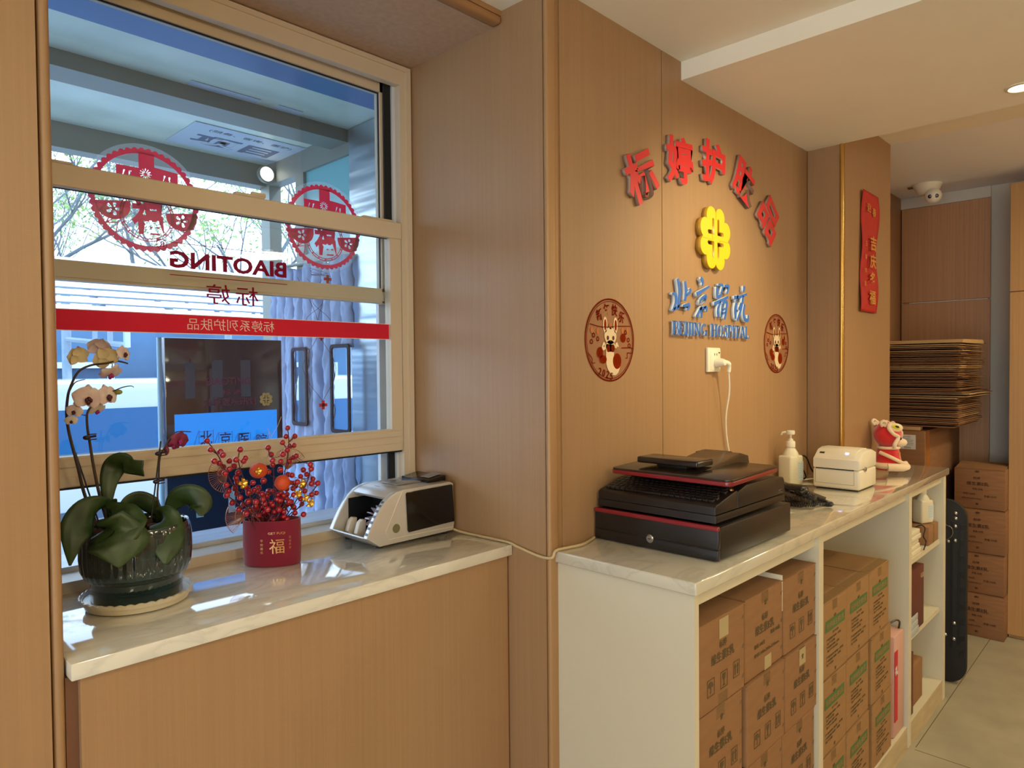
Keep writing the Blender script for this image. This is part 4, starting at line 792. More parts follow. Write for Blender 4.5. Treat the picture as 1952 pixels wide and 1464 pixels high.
# ================================================================ orchid
t = T('plant_saucer', 'cream saucer with a scalloped rim under the green glazed pot', 'saucer', (.495, 1.585, ZS))
P('dish', MB().lathe([(0, .0006), (.088, .0006), (.097, .004), (.104, .020), (.1005, .021), (.094, .008), (.086, .0052), (0, .0052)], (.495, 1.585, ZS), 144, wave=lambda a, z: 0), mat('cream_ceramic', '#cdc2ab', .3), t)
sr = MB().lathe([(.1000, .016), (.1045, .016), (.1075, .0255), (.1048, .0265), (.1010, .018)], (.495, 1.585, ZS), 160)
for v in sr.b.verts:
    if v.co.z > ZS + .022:
        a = math.atan2(v.co.y - 1.585, v.co.x - .495); v.co.z -= .0028*(1 - abs(math.sin(a*18)))
P('scalloped_rim', sr, mat('cream_ceramic', '#cdc2ab'), t)
t = T('potted_orchid', 'white and purple moth orchid in a ribbed dark green glazed pot on the sill', 'potted plant', (.495, 1.585, ZS+.0055))
GRN = mat('dark_green_glaze', '#1c2f33', .10, coat=.8, var=.35, vscale=(14, 14, 30))
zp = ZS + .0055
pot = MB().lathe([(.0, .0), (.082, .0), (.086, .004), (.0865, .050), (.0885, .054), (.097, .058), (.103, .075), (.1055, .10), (.105, .135), (.1025, .158), (.100, .163), (.0965, .160), (.097, .14), (.0, .135)], (.495, 1.585, zp), 180, wave=lambda a, z: (.015*math.cos(a*40) if .058 < z < .155 else 0))
P('pot', pot, GRN, t, 60)
mm = MB(); random.seed(11)
for k in range(60):
    a = random.uniform(0, 2*PI); r_ = random.uniform(0, .085); mm.ball((.495 + r_*math.cos(a), 1.585 + r_*math.sin(a), zp + .148 + random.uniform(-.004, .01)), random.uniform(.006, .013), sx=1.4, sz=.5, u=7, v=5, m=Matrix.Rotation(random.uniform(0, 3), 3, 'Z'))
P('bark_chips', mm, mat('bark', '#4a2a18', .9, var=.4, vscale=(60, 60, 60)), t, 30)['kind'] = 'stuff'
OS = {'S1': [(.43, 1.59, 1.235), (0.405, 1.6, 1.318), (0.393, 1.6, 1.381), (0.38, 1.6, 1.445), (0.376, 1.6, 1.485), (0.378, 1.6, 1.516), (0.383, 1.6, 1.538), (0.397, 1.6, 1.569), (0.419, 1.6, 1.583), (0.449, 1.6, 1.588), (0.47, 1.6, 1.592), (0.49, 1.6, 1.587)], 'S1b': [(0.381, 1.6, 1.530), (0.392, 1.6, 1.549), (0.41, 1.6, 1.555)], 'S2': [(.445, 1.58, 1.235), (0.424, 1.57, 1.317), (0.414, 1.57, 1.377), (0.408, 1.57, 1.427), (0.404, 1.57, 1.463), (0.405, 1.57, 1.489), (0.416, 1.57, 1.506), (.43, 1.575, 1.52)], 'S2b': [(0.404, 1.57, 1.483), (0.395, 1.57, 1.485)], 'S2c': [(.43, 1.575, 1.52), (0.456, 1.57, 1.532), (0.471, 1.57, 1.538), (0.486, 1.57, 1.54), (0.491, 1.57, 1.537)], 'S3': [(.545, 1.575, 1.235), (0.541, 1.57, 1.265), (0.533, 1.57, 1.297), (0.536, 1.57, 1.34), (0.539, 1.57, 1.382), (0.546, 1.57, 1.401), (0.562, 1.57, 1.428), (0.576, 1.57, 1.438), (0.605, 1.57, 1.436)], 'S1c': [(0.457, 1.6, 1.561), (0.461, 1.6, 1.59)]}
STM = mat('orchid_stem', '#3a2b26', .5)
for k, q in OS.items():
    r0 = .0034 if k in ('S1', 'S2') else (.0024 if k == 'S3' else .0015)
    c_ = cr(q, 5) if len(q) > 2 else q; n_ = len(c_)
    P('flower_stem', MB().tube(c_, [r0 - (r0*.5)*(i/max(1, n_-1)) for i in range(n_)], 8), STM, t)
P('stake', MB().tube([(.435, 1.60, 1.235), (.392, 1.61, 1.407)], .0016, 6), mat('stake_black', '#14161c', .5), t)
P('stake', MB().tube([(.515, 1.565, 1.235), (.540, 1.565, 1.421)], .0016, 6), mat('stake_black', '#14161c'), t)
for c_ in ((.399, 1.558, 1.440), (.531, 1.556, 1.396), (.526, 1.556, 1.337)):
    P('stem_clip', MB().ball(c_, .0065, sz=.75, u=12, v=8).tube([(c_[0], c_[1], c_[2]), (c_[0]+.017, c_[1], c_[2]+.002)], .0025, 6).tube([(c_[0]+.004, c_[1], c_[2]-.005), (c_[0]+.018, c_[1], c_[2]-.004)], .0012, 5).tube([(c_[0]+.004, c_[1], c_[2]+.006), (c_[0]+.018, c_[1], c_[2]+.006)], .0012, 5), mat('clip_plum', '#241018', .4), t)
PW = mat('petal_white', '#d9cfc4', .6, var=.05, vscale=(60, 60, 60)); PCR = mat('petal_cream', '#d8c7a0', .6); PPK = mat('petal_pink', '#d3b7bd', .6, col2='#e0d3cd', var=.1, vscale=(50, 50, 50)); PMG = mat('petal_magenta', '#5e0d34', .5, col2='#801648', var=.1, vscale=(90, 90, 90)); LIP = mat('lip_plum', '#4a1024', .4); LIPM = mat('lip_magenta', '#9a1a6a', .4)
def flower(c, r, m, lipm, face, roll=0, back=False):
    """moth orchid bloom: three sepals, two broad petals, a small dark lip"""
    c = Vector(c); f = Vector(face).normalized(); upv = Vector((0, 0, 1)); s_ = f.cross(upv).normalized(); u_ = s_.cross(f)
    B_ = Matrix((s_, u_, f)).transposed() @ Matrix.Rotation(roll, 3, 'Z')
    def W2(x, y, z): return c + B_ @ Vector((x, y, z))
    mb = MB()
    for ang, L, wd, dz in ((90, 1.0, .46, -.06), (215, .96, .42, -.08), (325, .96, .42, -.08), (10, 1.05, .74, .02), (170, 1.05, .74, .02)):
        a = R(ang); rows = []
        for i in range(9):
            q = i/8; rad = r*L*q; w = r*wd*math.sin(PI*min(1, q**.72*1.0))**.75 if 0 < i < 8 else r*.03
            row = []
            for k in (-1, -.5, 0, .5, 1):
                x = rad*math.cos(a) - w*k*math.sin(a); y = rad*math.sin(a) + w*k*math.cos(a); z = r*(dz + .22*q*(1-q) - .16*q*q*q - .10*k*k*(.3+q)) + .03*r*math.sin(k*3 + ang)
                row.append(mb.b.verts.new(W2(x, y, z)))
            rows.append(row)
        for A_, B2 in zip(rows, rows[1:]):
            for k in range(4): mb.b.faces.new((A_[k], A_[k+1], B2[k+1], B2[k]))
    fl = P('flower', mb, m, t, 60)
    lm = MB().ball(W2(0, -.06*r, .16*r), r*.17, sx=.9, sz=1.1, u=10, v=8).ball(W2(0, -.30*r, .16*r), r*.15, sz=1.3, u=10, v=8).ball(W2(.15*r, -.14*r, .2*r), r*.11, sz=1.4, u=8, v=6).ball(W2(-.15*r, -.14*r, .2*r), r*.11, sz=1.4, u=8, v=6)
    P('lip', lm, lipm, fl, 60)
CAMD = Vector((-.26, -.93, .0))
flower((.399, 1.612, 1.602), .0225, PCR, LIP, (-.3, .8, .2), .2); flower((.445, 1.632, 1.621), .023, PPK, LIP, (.2, .8, .3), -.3)
flower((.451, 1.606, 1.597), .0245, PCR, LIP, (.35, .9, -.1), .5); flower((.483, 1.598, 1.608), .0185, PPK, LIP, (.5, -.75, .1), .2)
flower((.456, 1.592, 1.566), .0240, PPK, LIPM, (.2, -.5, -.75), .1); flower((.403, 1.556, 1.518), .0275, PPK, LIP, (.1, -.95, -.05), .15)
flower((.441, 1.566, 1.521), .0240, PPK, LIP, (.35, -.9, .05), -.1); flower((.381, 1.566, 1.493), .0150, PPK, LIP, (-.35, -.85, -.1), .3)
flower((.377, 1.572, 1.474), .0115, PW, LIP, (-.2, -.9, -.3), 0); flower((.428, 1.588, 1.492), .0185, PW, LIPM, (.3, -.5, -.7), 0)
flower((.579, 1.562, 1.420), .0200, PMG, LIPM, (.1, -.9, -.15), .3); flower((.568, 1.568, 1.409), .0130, PMG, LIPM, (-.2, -.7, -.5), .9)
P('bud', MB().ball((.462, 1.57, 1.528), .0058, sx=1.3, sz=.9), mat('bud_green', '#8a8a40', .5), t, 60)
P('bud', MB().ball((.553, 1.57, 1.400), .0065, sx=.8, sz=1.6), PMG, t, 60)
OL = [[(.455, 1.585, 1.235, .006), (0.443, 1.58, 1.29, 0.0065), (0.441, 1.58, 1.318, 0.0113), (0.446, 1.585, 1.348, 0.0174), (0.457, 1.59, 1.371, 0.0225), (0.465, 1.57, 1.383, 0.0215), (0.476, 1.55, 1.374, 0.0163), (0.493, 1.53, 1.37, 0.0174)],
 [(.455, 1.585, 1.24, .005), (0.444, 1.57, 1.293, 0.0061), (0.421, 1.55, 1.305, 0.0164), (0.392, 1.53, 1.297, 0.0287), (0.368, 1.51, 1.273, 0.0287), (0.357, 1.5, 1.244, 0.0164), (0.352, 1.5, 1.206, 0.0016)],
 [(.45, 1.585, 1.24, .004), (0.441, 1.56, 1.287, 0.0082), (0.436, 1.52, 1.279, 0.043), (0.432, 1.49, 1.262, 0.0512), (0.433, 1.472, 1.243, 0.0307), (0.433, 1.467, 1.231, 0.0016)],
 [(.45, 1.58, 1.24, .006), (0.43, 1.5, 1.262, 0.036), (0.427, 1.473, 1.244, 0.0533), (0.426, 1.464, 1.223, 0.041), (0.424, 1.46, 1.194, 0.001)],
 [(.54, 1.59, 1.235, .005), (0.533, 1.56, 1.27, 0.0082), (0.531, 1.52, 1.264, 0.0266), (0.523, 1.49, 1.24, 0.0338), (0.516, 1.472, 1.21, 0.0266), (0.509, 1.465, 1.181, 0.0025)],
 [(.545, 1.59, 1.24, .004), (0.549, 1.6, 1.258, 0.0061), (0.543, 1.63, 1.272, 0.0184), (0.521, 1.64, 1.289, 0.0184), (0.498, 1.64, 1.288, 0.0143), (0.477, 1.64, 1.278, 0.0016)],
 [(.545, 1.59, 1.235, .004), (0.559, 1.59, 1.253, 0.0061), (0.569, 1.585, 1.276, 0.0170), (0.582, 1.57, 1.292, 0.0270), (0.600, 1.55, 1.291, 0.0290), (0.613, 1.54, 1.276, 0.0230), (0.606, 1.53, 1.255, 0.0040)],
 [(.45, 1.575, 1.26, .003), (0.436, 1.56, 1.293, 0.0041), (0.44, 1.55, 1.304, 0.0092), (0.445, 1.54, 1.314, 0.0016)]]
LEAF = mat('orchid_leaf', '#2b401f', .45, var=.28, vscale=(18, 18, 30))
for q in OL:
    mb = MB(); leaf(mb, [p[:3] for p in q], [p[3] for p in q], .22, (.26, .93, .25))
    o = P('leaf', mb, LEAF, t, 70)
    md = o.modifiers.new('thick', 'SOLIDIFY'); md.thickness = .0018
# ================================================================ on the logo wall
YS = YW - .016
def sign_char(ch, x, z, w, h, rot, m, label, group, ext=.007, off=.0022, name='sign_character'):
    t = T(name, label, 'sign letter', (x, YW - .001, z - h/2), group)
    g = text(ch, .1, .0005, off)
    P('face', MB().add(g, wallM(x, YW - 2*ext - .0006, z, '-y', rot) @ fit(g, w, h)), m, t, 0)
    g2 = text(ch, .1, 1.0, off)   # depth scaled below
    f = fit(g2, w, h); f = Matrix.Diagonal((1, 1, ext, 1)) @ f
    P('return_edge', MB().add(g2, wallM(x, YW - ext - .0002, z, '-y', rot) @ f), mat('red_edge', '#9c8478', .35) if m is REDA else EDGE, t, 0)
    return t
for ch, x, z, rot, lb in (('标', 1.797, 2.150, 27, 'raised red character at the near end of the arched sign, tilted up'), ('婷', 2.022, 2.243, 5, 'raised red character on the arched sign, second from the window side'),
    ('护', 2.249, 2.278, -2, 'raised red character at the crown of the arched sign, above the yellow emblem'), ('肤', 2.488, 2.262, -22, 'raised red character on the arched sign, second from the far end'), ('品', 2.704, 2.156, -42, 'raised red character at the far end of the arched sign, tilted down')):
    sign_char(ch, x, z, .168, .152, R(rot), REDA, lb, 'red characters of the arched sign', off=.0030)
# clover emblem: eight lobes, cross left standing between four L-shaped slots
def clover(r):
    out = []
    for k in range(240):
        a = 2*PI*k/240; ph = (a % (PI/4)) - PI/8; out.append((r*(.70*math.cos(ph) + math.sqrt(.09 - (.70*math.sin(ph))**2))*math.cos(a), r*(.70*math.cos(ph) + math.sqrt(.09 - (.70*math.sin(ph))**2))*math.sin(a)))
    return out
def ell(sx, sy, r, w=.13, i=.10, oh=.52, ov=.62):
    pts = [(i, i), (i, ov-.04), (i+w*.5, ov), (i+w, ov-.04), (i+w, i+w), (oh-.04, i+w), (oh, i+w*.5), (oh-.04, i)]
    return [(sx*p[0]*r, sy*p[1]*r) for p in pts]
CL = clover(.113); LS = [ell(a, b, .113) for a in (-1, 1) for b in (-1, 1)]
t = T('clover_emblem', 'raised yellow eight-lobed emblem with a cross cut in it, on the spotlit wall', 'sign emblem', (2.249, YW-.001, 1.905), None)
YEL = mat('yellow_acrylic', '#ffc800', .3)
P('face', MB().add(shape([CL] + LS, .001), wallM(2.249, YW-.0205, 2.017, '-y')), YEL, t, 0)
P('return_edge', MB().add(shape([CL] + LS, .0095), wallM(2.249, YW-.0100, 2.017, '-y')), mat('amber_edge', '#b58a2c', .35), t, 0)
P('groove', MB().tube([(2.249, YW-.0218, 2.017 + .062), (2.249, YW-.0218, 2.017+.100)], .0006, 4).tube([(2.249-.10, YW-.0218, 2.010), (2.249-.025, YW-.0218, 2.010), (2.249-.025, YW-.0218, 2.04)], .0006, 4).tube([(2.249+.10, YW-.0218, 2.012), (2.249+.03, YW-.0218, 2.012), (2.249+.03, YW-.0218, 1.99)], .0006, 4), mat('groove_brown', '#a87a10', .6), t)
CALLI = {'bei': [([(2.0023, 1.8567), (2.0125, 1.8239), (2.0097, 1.7899), (2.0004, 1.7557)], [0.0039, 0.005, 0.0046, 0.0027]), ([(1.9686, 1.8056), (1.9878, 1.8036), (1.9902, 1.7786), (1.9721, 1.7508)], [0.0019, 0.0046, 0.005, 0.0034]), ([(1.9759, 1.7543), (2.0122, 1.7698)], [0.0035, 0.0023]), ([(2.047, 1.8521), (2.0535, 1.8202), (2.0466, 1.7872)], [0.0031, 0.0051, 0.0035]), ([(2.0785, 1.8306), (2.0819, 1.8205), (2.0561, 1.8049)], [0.0024, 0.0036, 0.0024]), ([(2.0345, 1.7695), (2.0735, 1.7752), (2.0625, 1.7574)], [0.0023, 0.0047, 0.0027])], 'jing': [([(2.1518, 1.8715), (2.1661, 1.8603), (2.1617, 1.8458)], [0.0041, 0.0049, 0.002]), ([(2.1247, 1.8132), (2.1659, 1.8302), (2.2111, 1.8469)], [0.0056, 0.0036, 0.0024]), ([(2.1514, 1.7992), (2.1875, 1.814), (2.1787, 1.7957), (2.1478, 1.7831), (2.1479, 1.7972)], [0.0028, 0.0036, 0.0036, 0.0032, 0.0024]), ([(2.1859, 1.7765), (2.1442, 1.7653)], [0.0025, 0.0033]), ([(2.157, 1.7731), (2.1406, 1.7563), (2.1215, 1.7385)], [0.0033, 0.0037, 0.0028]), ([(2.1527, 1.764), (2.1568, 1.736)], [0.0028, 0.0032]), ([(2.1714, 1.7704), (2.1931, 1.7726), (2.1901, 1.7596)], [0.0024, 0.0037, 0.0024])], 'yi': [([(2.2682, 1.8506), (2.2695, 1.8161), (2.3004, 1.8255)], [0.0042, 0.005, 0.0029]), ([(2.2774, 1.8587), (2.3099, 1.8583), (2.2965, 1.8289)], [0.0025, 0.0029, 0.0025]), ([(2.324, 1.858), (2.3543, 1.8589), (2.3398, 1.832)], [0.003, 0.0043, 0.0026]), ([(2.2466, 1.7891), (2.2926, 1.8029), (2.3477, 1.8195)], [0.0046, 0.0038, 0.0029]), ([(2.2925, 1.7992), (2.2732, 1.7706), (2.2754, 1.7451)], [0.0034, 0.0038, 0.0034]), ([(2.3081, 1.7947), (2.3397, 1.8022), (2.3332, 1.7664), (2.322, 1.7399)], [0.0034, 0.0042, 0.0042, 0.0034]), ([(2.3042, 1.7907), (2.2985, 1.7462)], [0.0025, 0.003]), ([(2.3002, 1.7721), (2.3316, 1.7775)], [0.0021, 0.0021]), ([(2.2986, 1.7591), (2.33, 1.7633)], [0.0021, 0.0021])], 'yuan': [([(2.479, 1.8691), (2.4738, 1.8474)], [0.0053, 0.0027]), ([(2.398, 1.821), (2.4464, 1.8281), (2.4997, 1.8407)], [0.0048, 0.0035, 0.0031]), ([(2.4254, 1.8305), (2.4129, 1.8068)], [0.0035, 0.0026]), ([(2.4145, 1.8012), (2.4061, 1.7779), (2.4077, 1.7437)], [0.0053, 0.0061, 0.0035]), ([(2.4531, 1.8035), (2.4336, 1.7794)], [0.004, 0.0031]), ([(2.4703, 1.8317), (2.4548, 1.7882), (2.421, 1.7386)], [0.004, 0.004, 0.0031]), ([(2.4822, 1.8014), (2.4718, 1.7679), (2.4847, 1.7452), (2.5082, 1.7443), (2.51, 1.764)], [0.0036, 0.004, 0.0049, 0.0045, 0.0022])]}
for k, lb in (('bei', 'raised blue brush character at the window end of the hospital name'), ('jing', 'raised blue brush character, second of the four under the yellow emblem'), ('yi', 'raised blue brush character, third of the four under the yellow emblem'), ('yuan', 'raised blue brush character at the far end of the hospital name')):
    xs = [p[0] for s_, w in CALLI[k] for p in s_]; t = T('sign_character', lb, 'sign letter', (sum(xs)/len(xs), YW-.001, 1.74), 'blue brush characters on the wall')
    f1, f2 = MB(), MB()
    for s_, w in CALLI[k]:
        w = [q*1.42 for q in w]
        f1.add(shape([stroke(s_, w)], .0008), wallM(0, YW-.0165, 0, '-y')); f2.add(shape([stroke(s_, w)], .0070), wallM(0, YW-.0085, 0, '-y'))
    P('face', f1, BLUEA, t, 0); P('return_edge', f2, EDGE, t, 0)
# serif capitals drawn with thick and thin strokes
GL = {'B': (.62, [(.12, 0, .12, 1, 2), (.12, 1, .42, 1, 1), (.12, .53, .42, .53, 1), (.12, 0, .45, 0, 1), ('a', .40, .765, .17, .235, -90, 90), ('a', .42, .265, .21, .265, -90, 90)]), 'E': (.58, [(.12, 0, .12, 1, 2), (.12, 1, .54, 1, 1), (.12, .52, .42, .52, 1), (.12, 0, .56, 0, 1), (.54, 1, .54, .8, 1), (.56, 0, .56, .22, 1), (.42, .42, .42, .62, 1)]), 'I': (.30, [(.15, 0, .15, 1, 2)]), 'J': (.36, [(.22, .1, .22, 1, 2), ('a', .10, .08, .12, .2, -100, 0)]),
      'N': (.70, [(.12, 0, .12, 1, 1), (.12, 1, .58, 0, 2), (.58, 0, .58, 1, 1)]), 'G': (.70, [('a', .36, .5, .28, .5, 50, 320), (.60, .05, .60, .42, 2), (.48, .42, .70, .42, 1), (.56, .75, .56, .95, 1)]), 'H': (.72, [(.14, 0, .14, 1, 2), (.58, 0, .58, 1, 2), (.14, .52, .58, .52, 1)]), 'O': (.72, [('a', .36, .5, .29, .5, 0, 360)]),
      'S': (.54, [('a', .27, .755, .19, .245, 30, 270), ('a', .27, .255, .20, .255, -150, 90), (.46, .78, .46, .98, 1), (.08, .02, .08, .24, 1)]), 'P': (.58, [(.12, 0, .12, 1, 2), (.12, 1, .38, 1, 1), (.12, .48, .38, .48, 1), ('a', .38, .74, .19, .26, -90, 90)]), 'T': (.60, [(.30, 0, .30, 1, 2), (.04, 1, .56, 1, 1), (.04, 1, .04, .8, 1), (.56, 1, .56, .8, 1)]), 'A': (.70, [(.06, 0, .33, 1, 1), (.33, 1, .62, 0, 2), (.17, .33, .50, .33, 1)]), 'L': (.54, [(.12, 0, .12, 1, 2), (.12, 0, .52, 0, 1), (.52, 0, .52, .25, 1)])}
def glyph(ch, x, z, h, sx, ext):
    mb = MB()
    for s_ in GL[ch][1]:
        if s_[0] == 'a':
            _, cx, cy, rx, ry, a0, a1 = s_; n = 18; o, i_ = [], []
            for k in range(n+1):
                a = R(a0 + (a1-a0)*k/n); th = .035 + .10*abs(math.cos(a)); o.append(((cx + rx*math.cos(a))*sx, (cy + (ry+.0)*math.sin(a))*1.0)); i_.append(((cx + (rx-th)*math.cos(a))*sx, (cy + (ry-.055)*math.sin(a))))
            for k in range(n): mb.add(shape([[o[k], o[k+1], i_[k+1], i_[k]]], ext/h), Matrix.Identity(4))
        else:
            xa, ya_, xb, yb2, w = s_; wd = (.030, .075)[w-1]
            if ya_ == yb2: q = [(xa*sx, ya_-.03), (xb*sx, ya_-.03), (xb*sx, ya_+.03), (xa*sx, ya_+.03)]
            else: q = [((xa-wd)*sx, ya_), ((xa+wd)*sx, ya_), ((xb+wd)*sx, yb2), ((xb-wd)*sx, yb2)]
            mb.add(shape([q], ext/h))
            if w == 2 and abs(xa - xb) < .01:
                for yy in (ya_, yb2):
                    if not (ch == 'J' and yy < .5): mb.add(shape([[((xa-.15)*sx, yy-.025), ((xa+.15)*sx, yy-.025), ((xa+.15)*sx, yy+.025), ((xa-.15)*sx, yy+.025)]], ext/h))
            if ch in 'NA' and w == 1 or ch == 'A' and w == 2:
                for xx, yy in ((xa, ya_), (xb, yb2)):
                    if ch == 'A' and yy == 1 or yy == .33: continue
                    mb.add(shape([[((xx-.11)*sx, yy-.022), ((xx+.11)*sx, yy-.022), ((xx+.11)*sx, yy+.022), ((xx-.11)*sx, yy+.022)]], ext/h))
    return mb.mesh('glyph')
words = ('BEIJING', 'HOSPITAL'); ORD = ['first', 'second', 'third', 'fourth', 'fifth', 'sixth', 'seventh', 'eighth']
tot = sum(GL[c][0] for c in 'BEIJINGHOSPITAL') + .42; sx = (.552/.043)/tot; x = 1.975
for w in words:
    for i, ch in enumerate(w):
        cw = GL[ch][0]*sx*.043
        t = T('sign_letter', f'small raised blue capital {ch}, {ORD[i]} letter of {w} above the wall socket', 'sign letter', (x + cw/2, YW-.001, 1.674), 'blue capitals on the wall')
        me = glyph(ch, 0, 0, .043, sx, .0006); P('face', MB().add(me, wallM(x, YW-.0125, 1.675, '-y') @ Matrix.Scale(.043, 4)), BLUEA, t, 0)
        me = glyph(ch, 0, 0, .043, sx, .0032); P('return_edge', MB().add(me, wallM(x, YW-.0088, 1.675, '-y') @ Matrix.Scale(.043, 4)), EDGE, t, 0)
        x += cw
    x += .42*sx*.043
# two round new-year stickers
def nysticker(cx, cz, r, label, near):
    t = T('new_year_sticker', label, 'wall sticker', (cx, YW-.001, cz - r), 'round new-year stickers')
    mw = wallM(cx, YW-.0018, cz, '-y'); k_ = r/.122
    FILM = film_mat('pinkish_film', '#d98a62', .12); LINE = film_mat('sticker_red', '#a8321c', .8); CRM = mat('sticker_cream', '#e2c9a4', .6); ORN = film_mat('sticker_orange', '#c0491d', .75); TAN = mat('sticker_tan', '#b3672f', .6)
    P('film', MB().add(shape([circ(0, 0, r, 64)], .0002), wallM(cx, YW-.0010, cz, '-y')), FILM, t, 0)
    mb = MB().add(shape([circ(0, 0, r*.985, 72), circ(0, 0, r*.955, 72)], .0002), mw).add(shape([circ(0, 0, r*.925, 72), circ(0, 0, r*.912, 72)], .0002), mw)
    for i, ch in enumerate('新年快乐'):
        a = R(128 - i*26); g = text(ch, .1, .0002, .002); mb.add(g, mw @ Matrix.Translation((.70*r*math.cos(a), .74*r*math.sin(a), 0)) @ Matrix.Rotation((a - PI/2)*.5, 4, 'Z') @ fit(g, .24*r, .28*r))
    for i, ch in enumerate('2025'):
        g = text(ch, .1, .0002, .001); mb.add(g, mw @ Matrix.Translation((-.42*r + .15*r*i, -.74*r - .04*r*i, 0)) @ Matrix.Rotation(-.25, 4, 'Z') @ fit(g, .11*r, .17*r))
    for pts in ([(.45, -.18), (.9, -.18), (.9, -.30), (.70, -.30), (.70, -.42), (.62, -.42)], [(-.88, -.30), (-.72, -.44), (-.72, -.54), (-.60, -.54)], [(-.8, .36), (-.3, .30), (.3, .34), (.84, .36)]): mb.add(shape([stroke([(a*r, b*r) for a, b in pts], [.010*r]*len(pts))], .0002), mw)
    for a, b in ((-.66, .1), (-.74, -.05), (.74, .02), (.78, -.12), (-.5, .02), (.62, .2)): mb.add(shape([circ(a*r, b*r, .06*r, 10), circ(a*r, b*r, .035*r, 8)], .0002), mw)
    P('red_lines', mb, LINE, t, 0)
    mb = MB()
    for s_ in (-1, 1): mb.add(shape([circ(s_*.21*r, .36*r, .085*r, 16, .19*r)], .0002), mw)
    mb.add(shape([circ(0, .10*r, .24*r, 24, .20*r)], .0002), mw).add(shape([circ(0, -.14*r, .18*r, 20, .14*r)], .0002), mw)
    mb.add(shape([stroke([(-.02*r, -.10*r), (-.02*r, -.36*r), (.02*r, -.58*r), (.20*r, -.70*r), (.40*r, -.56*r)], [.16*r, .16*r, .17*r, .14*r, .02*r])], .0002), mw)
    for s_ in (-1, 1): mb.add(shape([stroke([(s_*.16*r, -.14*r), (s_*.30*r, -.20*r), (s_*.24*r, -.06*r)], [.05*r, .05*r, .04*r])], .0002), mw)
    P('snake_figure', mb, CRM, t, 0)
    m2 = wallM(cx, YW-.0024, cz, '-y'); mb = MB()
    for s_ in (-1, 1): mb.add(shape([circ(s_*.21*r, .36*r, .045*r, 14, .13*r)], .0002), m2).add(shape([circ(s_*.09*r, -.20*r, .07*r, 14, .09*r)], .0002), m2)
    mb.add(shape([circ(.26*r, -.50*r, .17*r, 20, .19*r)], .0002), m2).add(shape([circ(-.42*r, -.30*r, .12*r, 18, .13*r)], .0002), m2).add(shape([circ(-.30*r, -.46*r, .14*r, 18, .10*r)], .0002), m2).add(shape([circ(.52*r, .06*r, .11*r, 16)], .0002), m2)
    P('orange_patches', mb, ORN, t, 0)
    mb = MB()
    for s_ in (-1, 1): mb.add(shape([circ(s_*.11*r, .05*r, .045*r, 12, .055*r)], .0002), m2)
    mb.add(shape([circ(0, -.02*r, .02*r, 8)], .0002), m2)
    P('face_marks', mb, mat('sticker_dark', '#4a1a12', .6), t, 0)
    mb = MB()
    for a, b in ((-.72, .22), (-.50, .20), (.50, .24), (.70, .24), (0, .33)): mb.add(shape([circ(a*r, b*r, .055*r, 12, .075*r)], .0002), mw)
    P('lanterns', mb, TAN, t, 0)
nysticker(1.650, 1.649, .122, 'round transparent new-year sticker with a cream snake, on the panel nearest the window', 1)
nysticker(2.803, 1.661, .122, 'round transparent new-year sticker with a cream snake, on the panel beyond the wall socket', 0)
# socket with plug and cable
t = T('wall_socket', 'white double power socket with usb port on the wall under the blue lettering', 'socket', (2.255, YW, 1.55))
P('plate', MB().box(2.212, 2.302, YW-.011, YW-.0005, 1.550, 1.636, .003, 3).box(2.229, 2.299, YW-.0125, YW-.010, 1.556, 1.630, .001), WHITEP, t)
P('holes', MB().box(2.254, 2.257, YW-.0132, YW-.0120, 1.608, 1.616).box(2.270, 2.273, YW-.0132, YW-.0120, 1.608, 1.616).box(2.284, 2.293, YW-.0132, YW-.0120, 1.616, 1.6205), BLACKM, t, 0)
t = T('power_plug', 'white plug pushed into the lower half of the wall socket, cable hanging down', 'plug', (2.27, YW-.02, 1.575))
P('plug_body', MB().lathe([(.016, 0), (.017, .012), (.013, .028), (.010, .034), (.001, .036)], (0, 0, 0), 24).xf(wallM(2.266, YW-.0128, 1.583, '-y')).tube(cr([(2.268, YW-.034, 1.585), (2.290, YW-.045, 1.580), (2.299, YW-.045, 1.565), (2.300, YW-.043, 1.550)], 5), [.009]*8 + [.007]*8, 12), WHITEP, t)
P('plug_cable', MB().tube(cr([(2.300, YW-.043, 1.553), (2.318, YW-.036, 1.48), (2.326, YW-.02, 1.40), (2.340, YW-.012, 1.34), (2.358, YW-.010, 1.28), (2.386, YW-.010, 1.20), (2.40, YW-.010, 1.092)], 6), .0033, 8), WHITEP, t)
# red paper scroll on the pilaster
t = T('spring_scroll', 'narrow red paper scroll with gold brush writing on the pilaster', 'scroll', (3.47, 1.040, 1.81))
sc = MB(); N = 40
rows = []
for i in range(N+1):
    z = 2.362 - (2.362-1.813)*i/N; row = []
    for k in range(6):
        x = 3.352 - .024*i/N + (.232)*k/5; bulge = .006 + .007*math.sin(i/N*9.5)*(k/5) + .004*math.sin(i/N*13 + 2)*(1-k/5)
        row.append(sc.b.verts.new((x, 1.0445 - .002 - bulge, z)))
    rows.append(row)
for A, B in zip(rows, rows[1:]):
    for k in range(5): sc.b.faces.new((A[k], B[k], B[k+1], A[k+1]))
o = P('paper', sc, mat('scroll_red', '#b3180f', .7), t, 60); md = o.modifiers.new('thick', 'SOLIDIFY'); md.thickness = .0006
gm = MB()
for i, ch in enumerate('吉庆多福'):
    g = text(ch, .1, .0002, .002); gm.add(g, wallM(3.478 - .006*i, 1.0258 - .0006*i, 2.13 - .083*i, '-y') @ fit(g, .085, .066))
for i, ch in enumerate('迎春'):
    g = text(ch, .1, .0002, .001); gm.add(g, wallM(3.425 + .07*i, 1.0288, 2.288 - .012*i, '-y') @ fit(g, .052, .04))
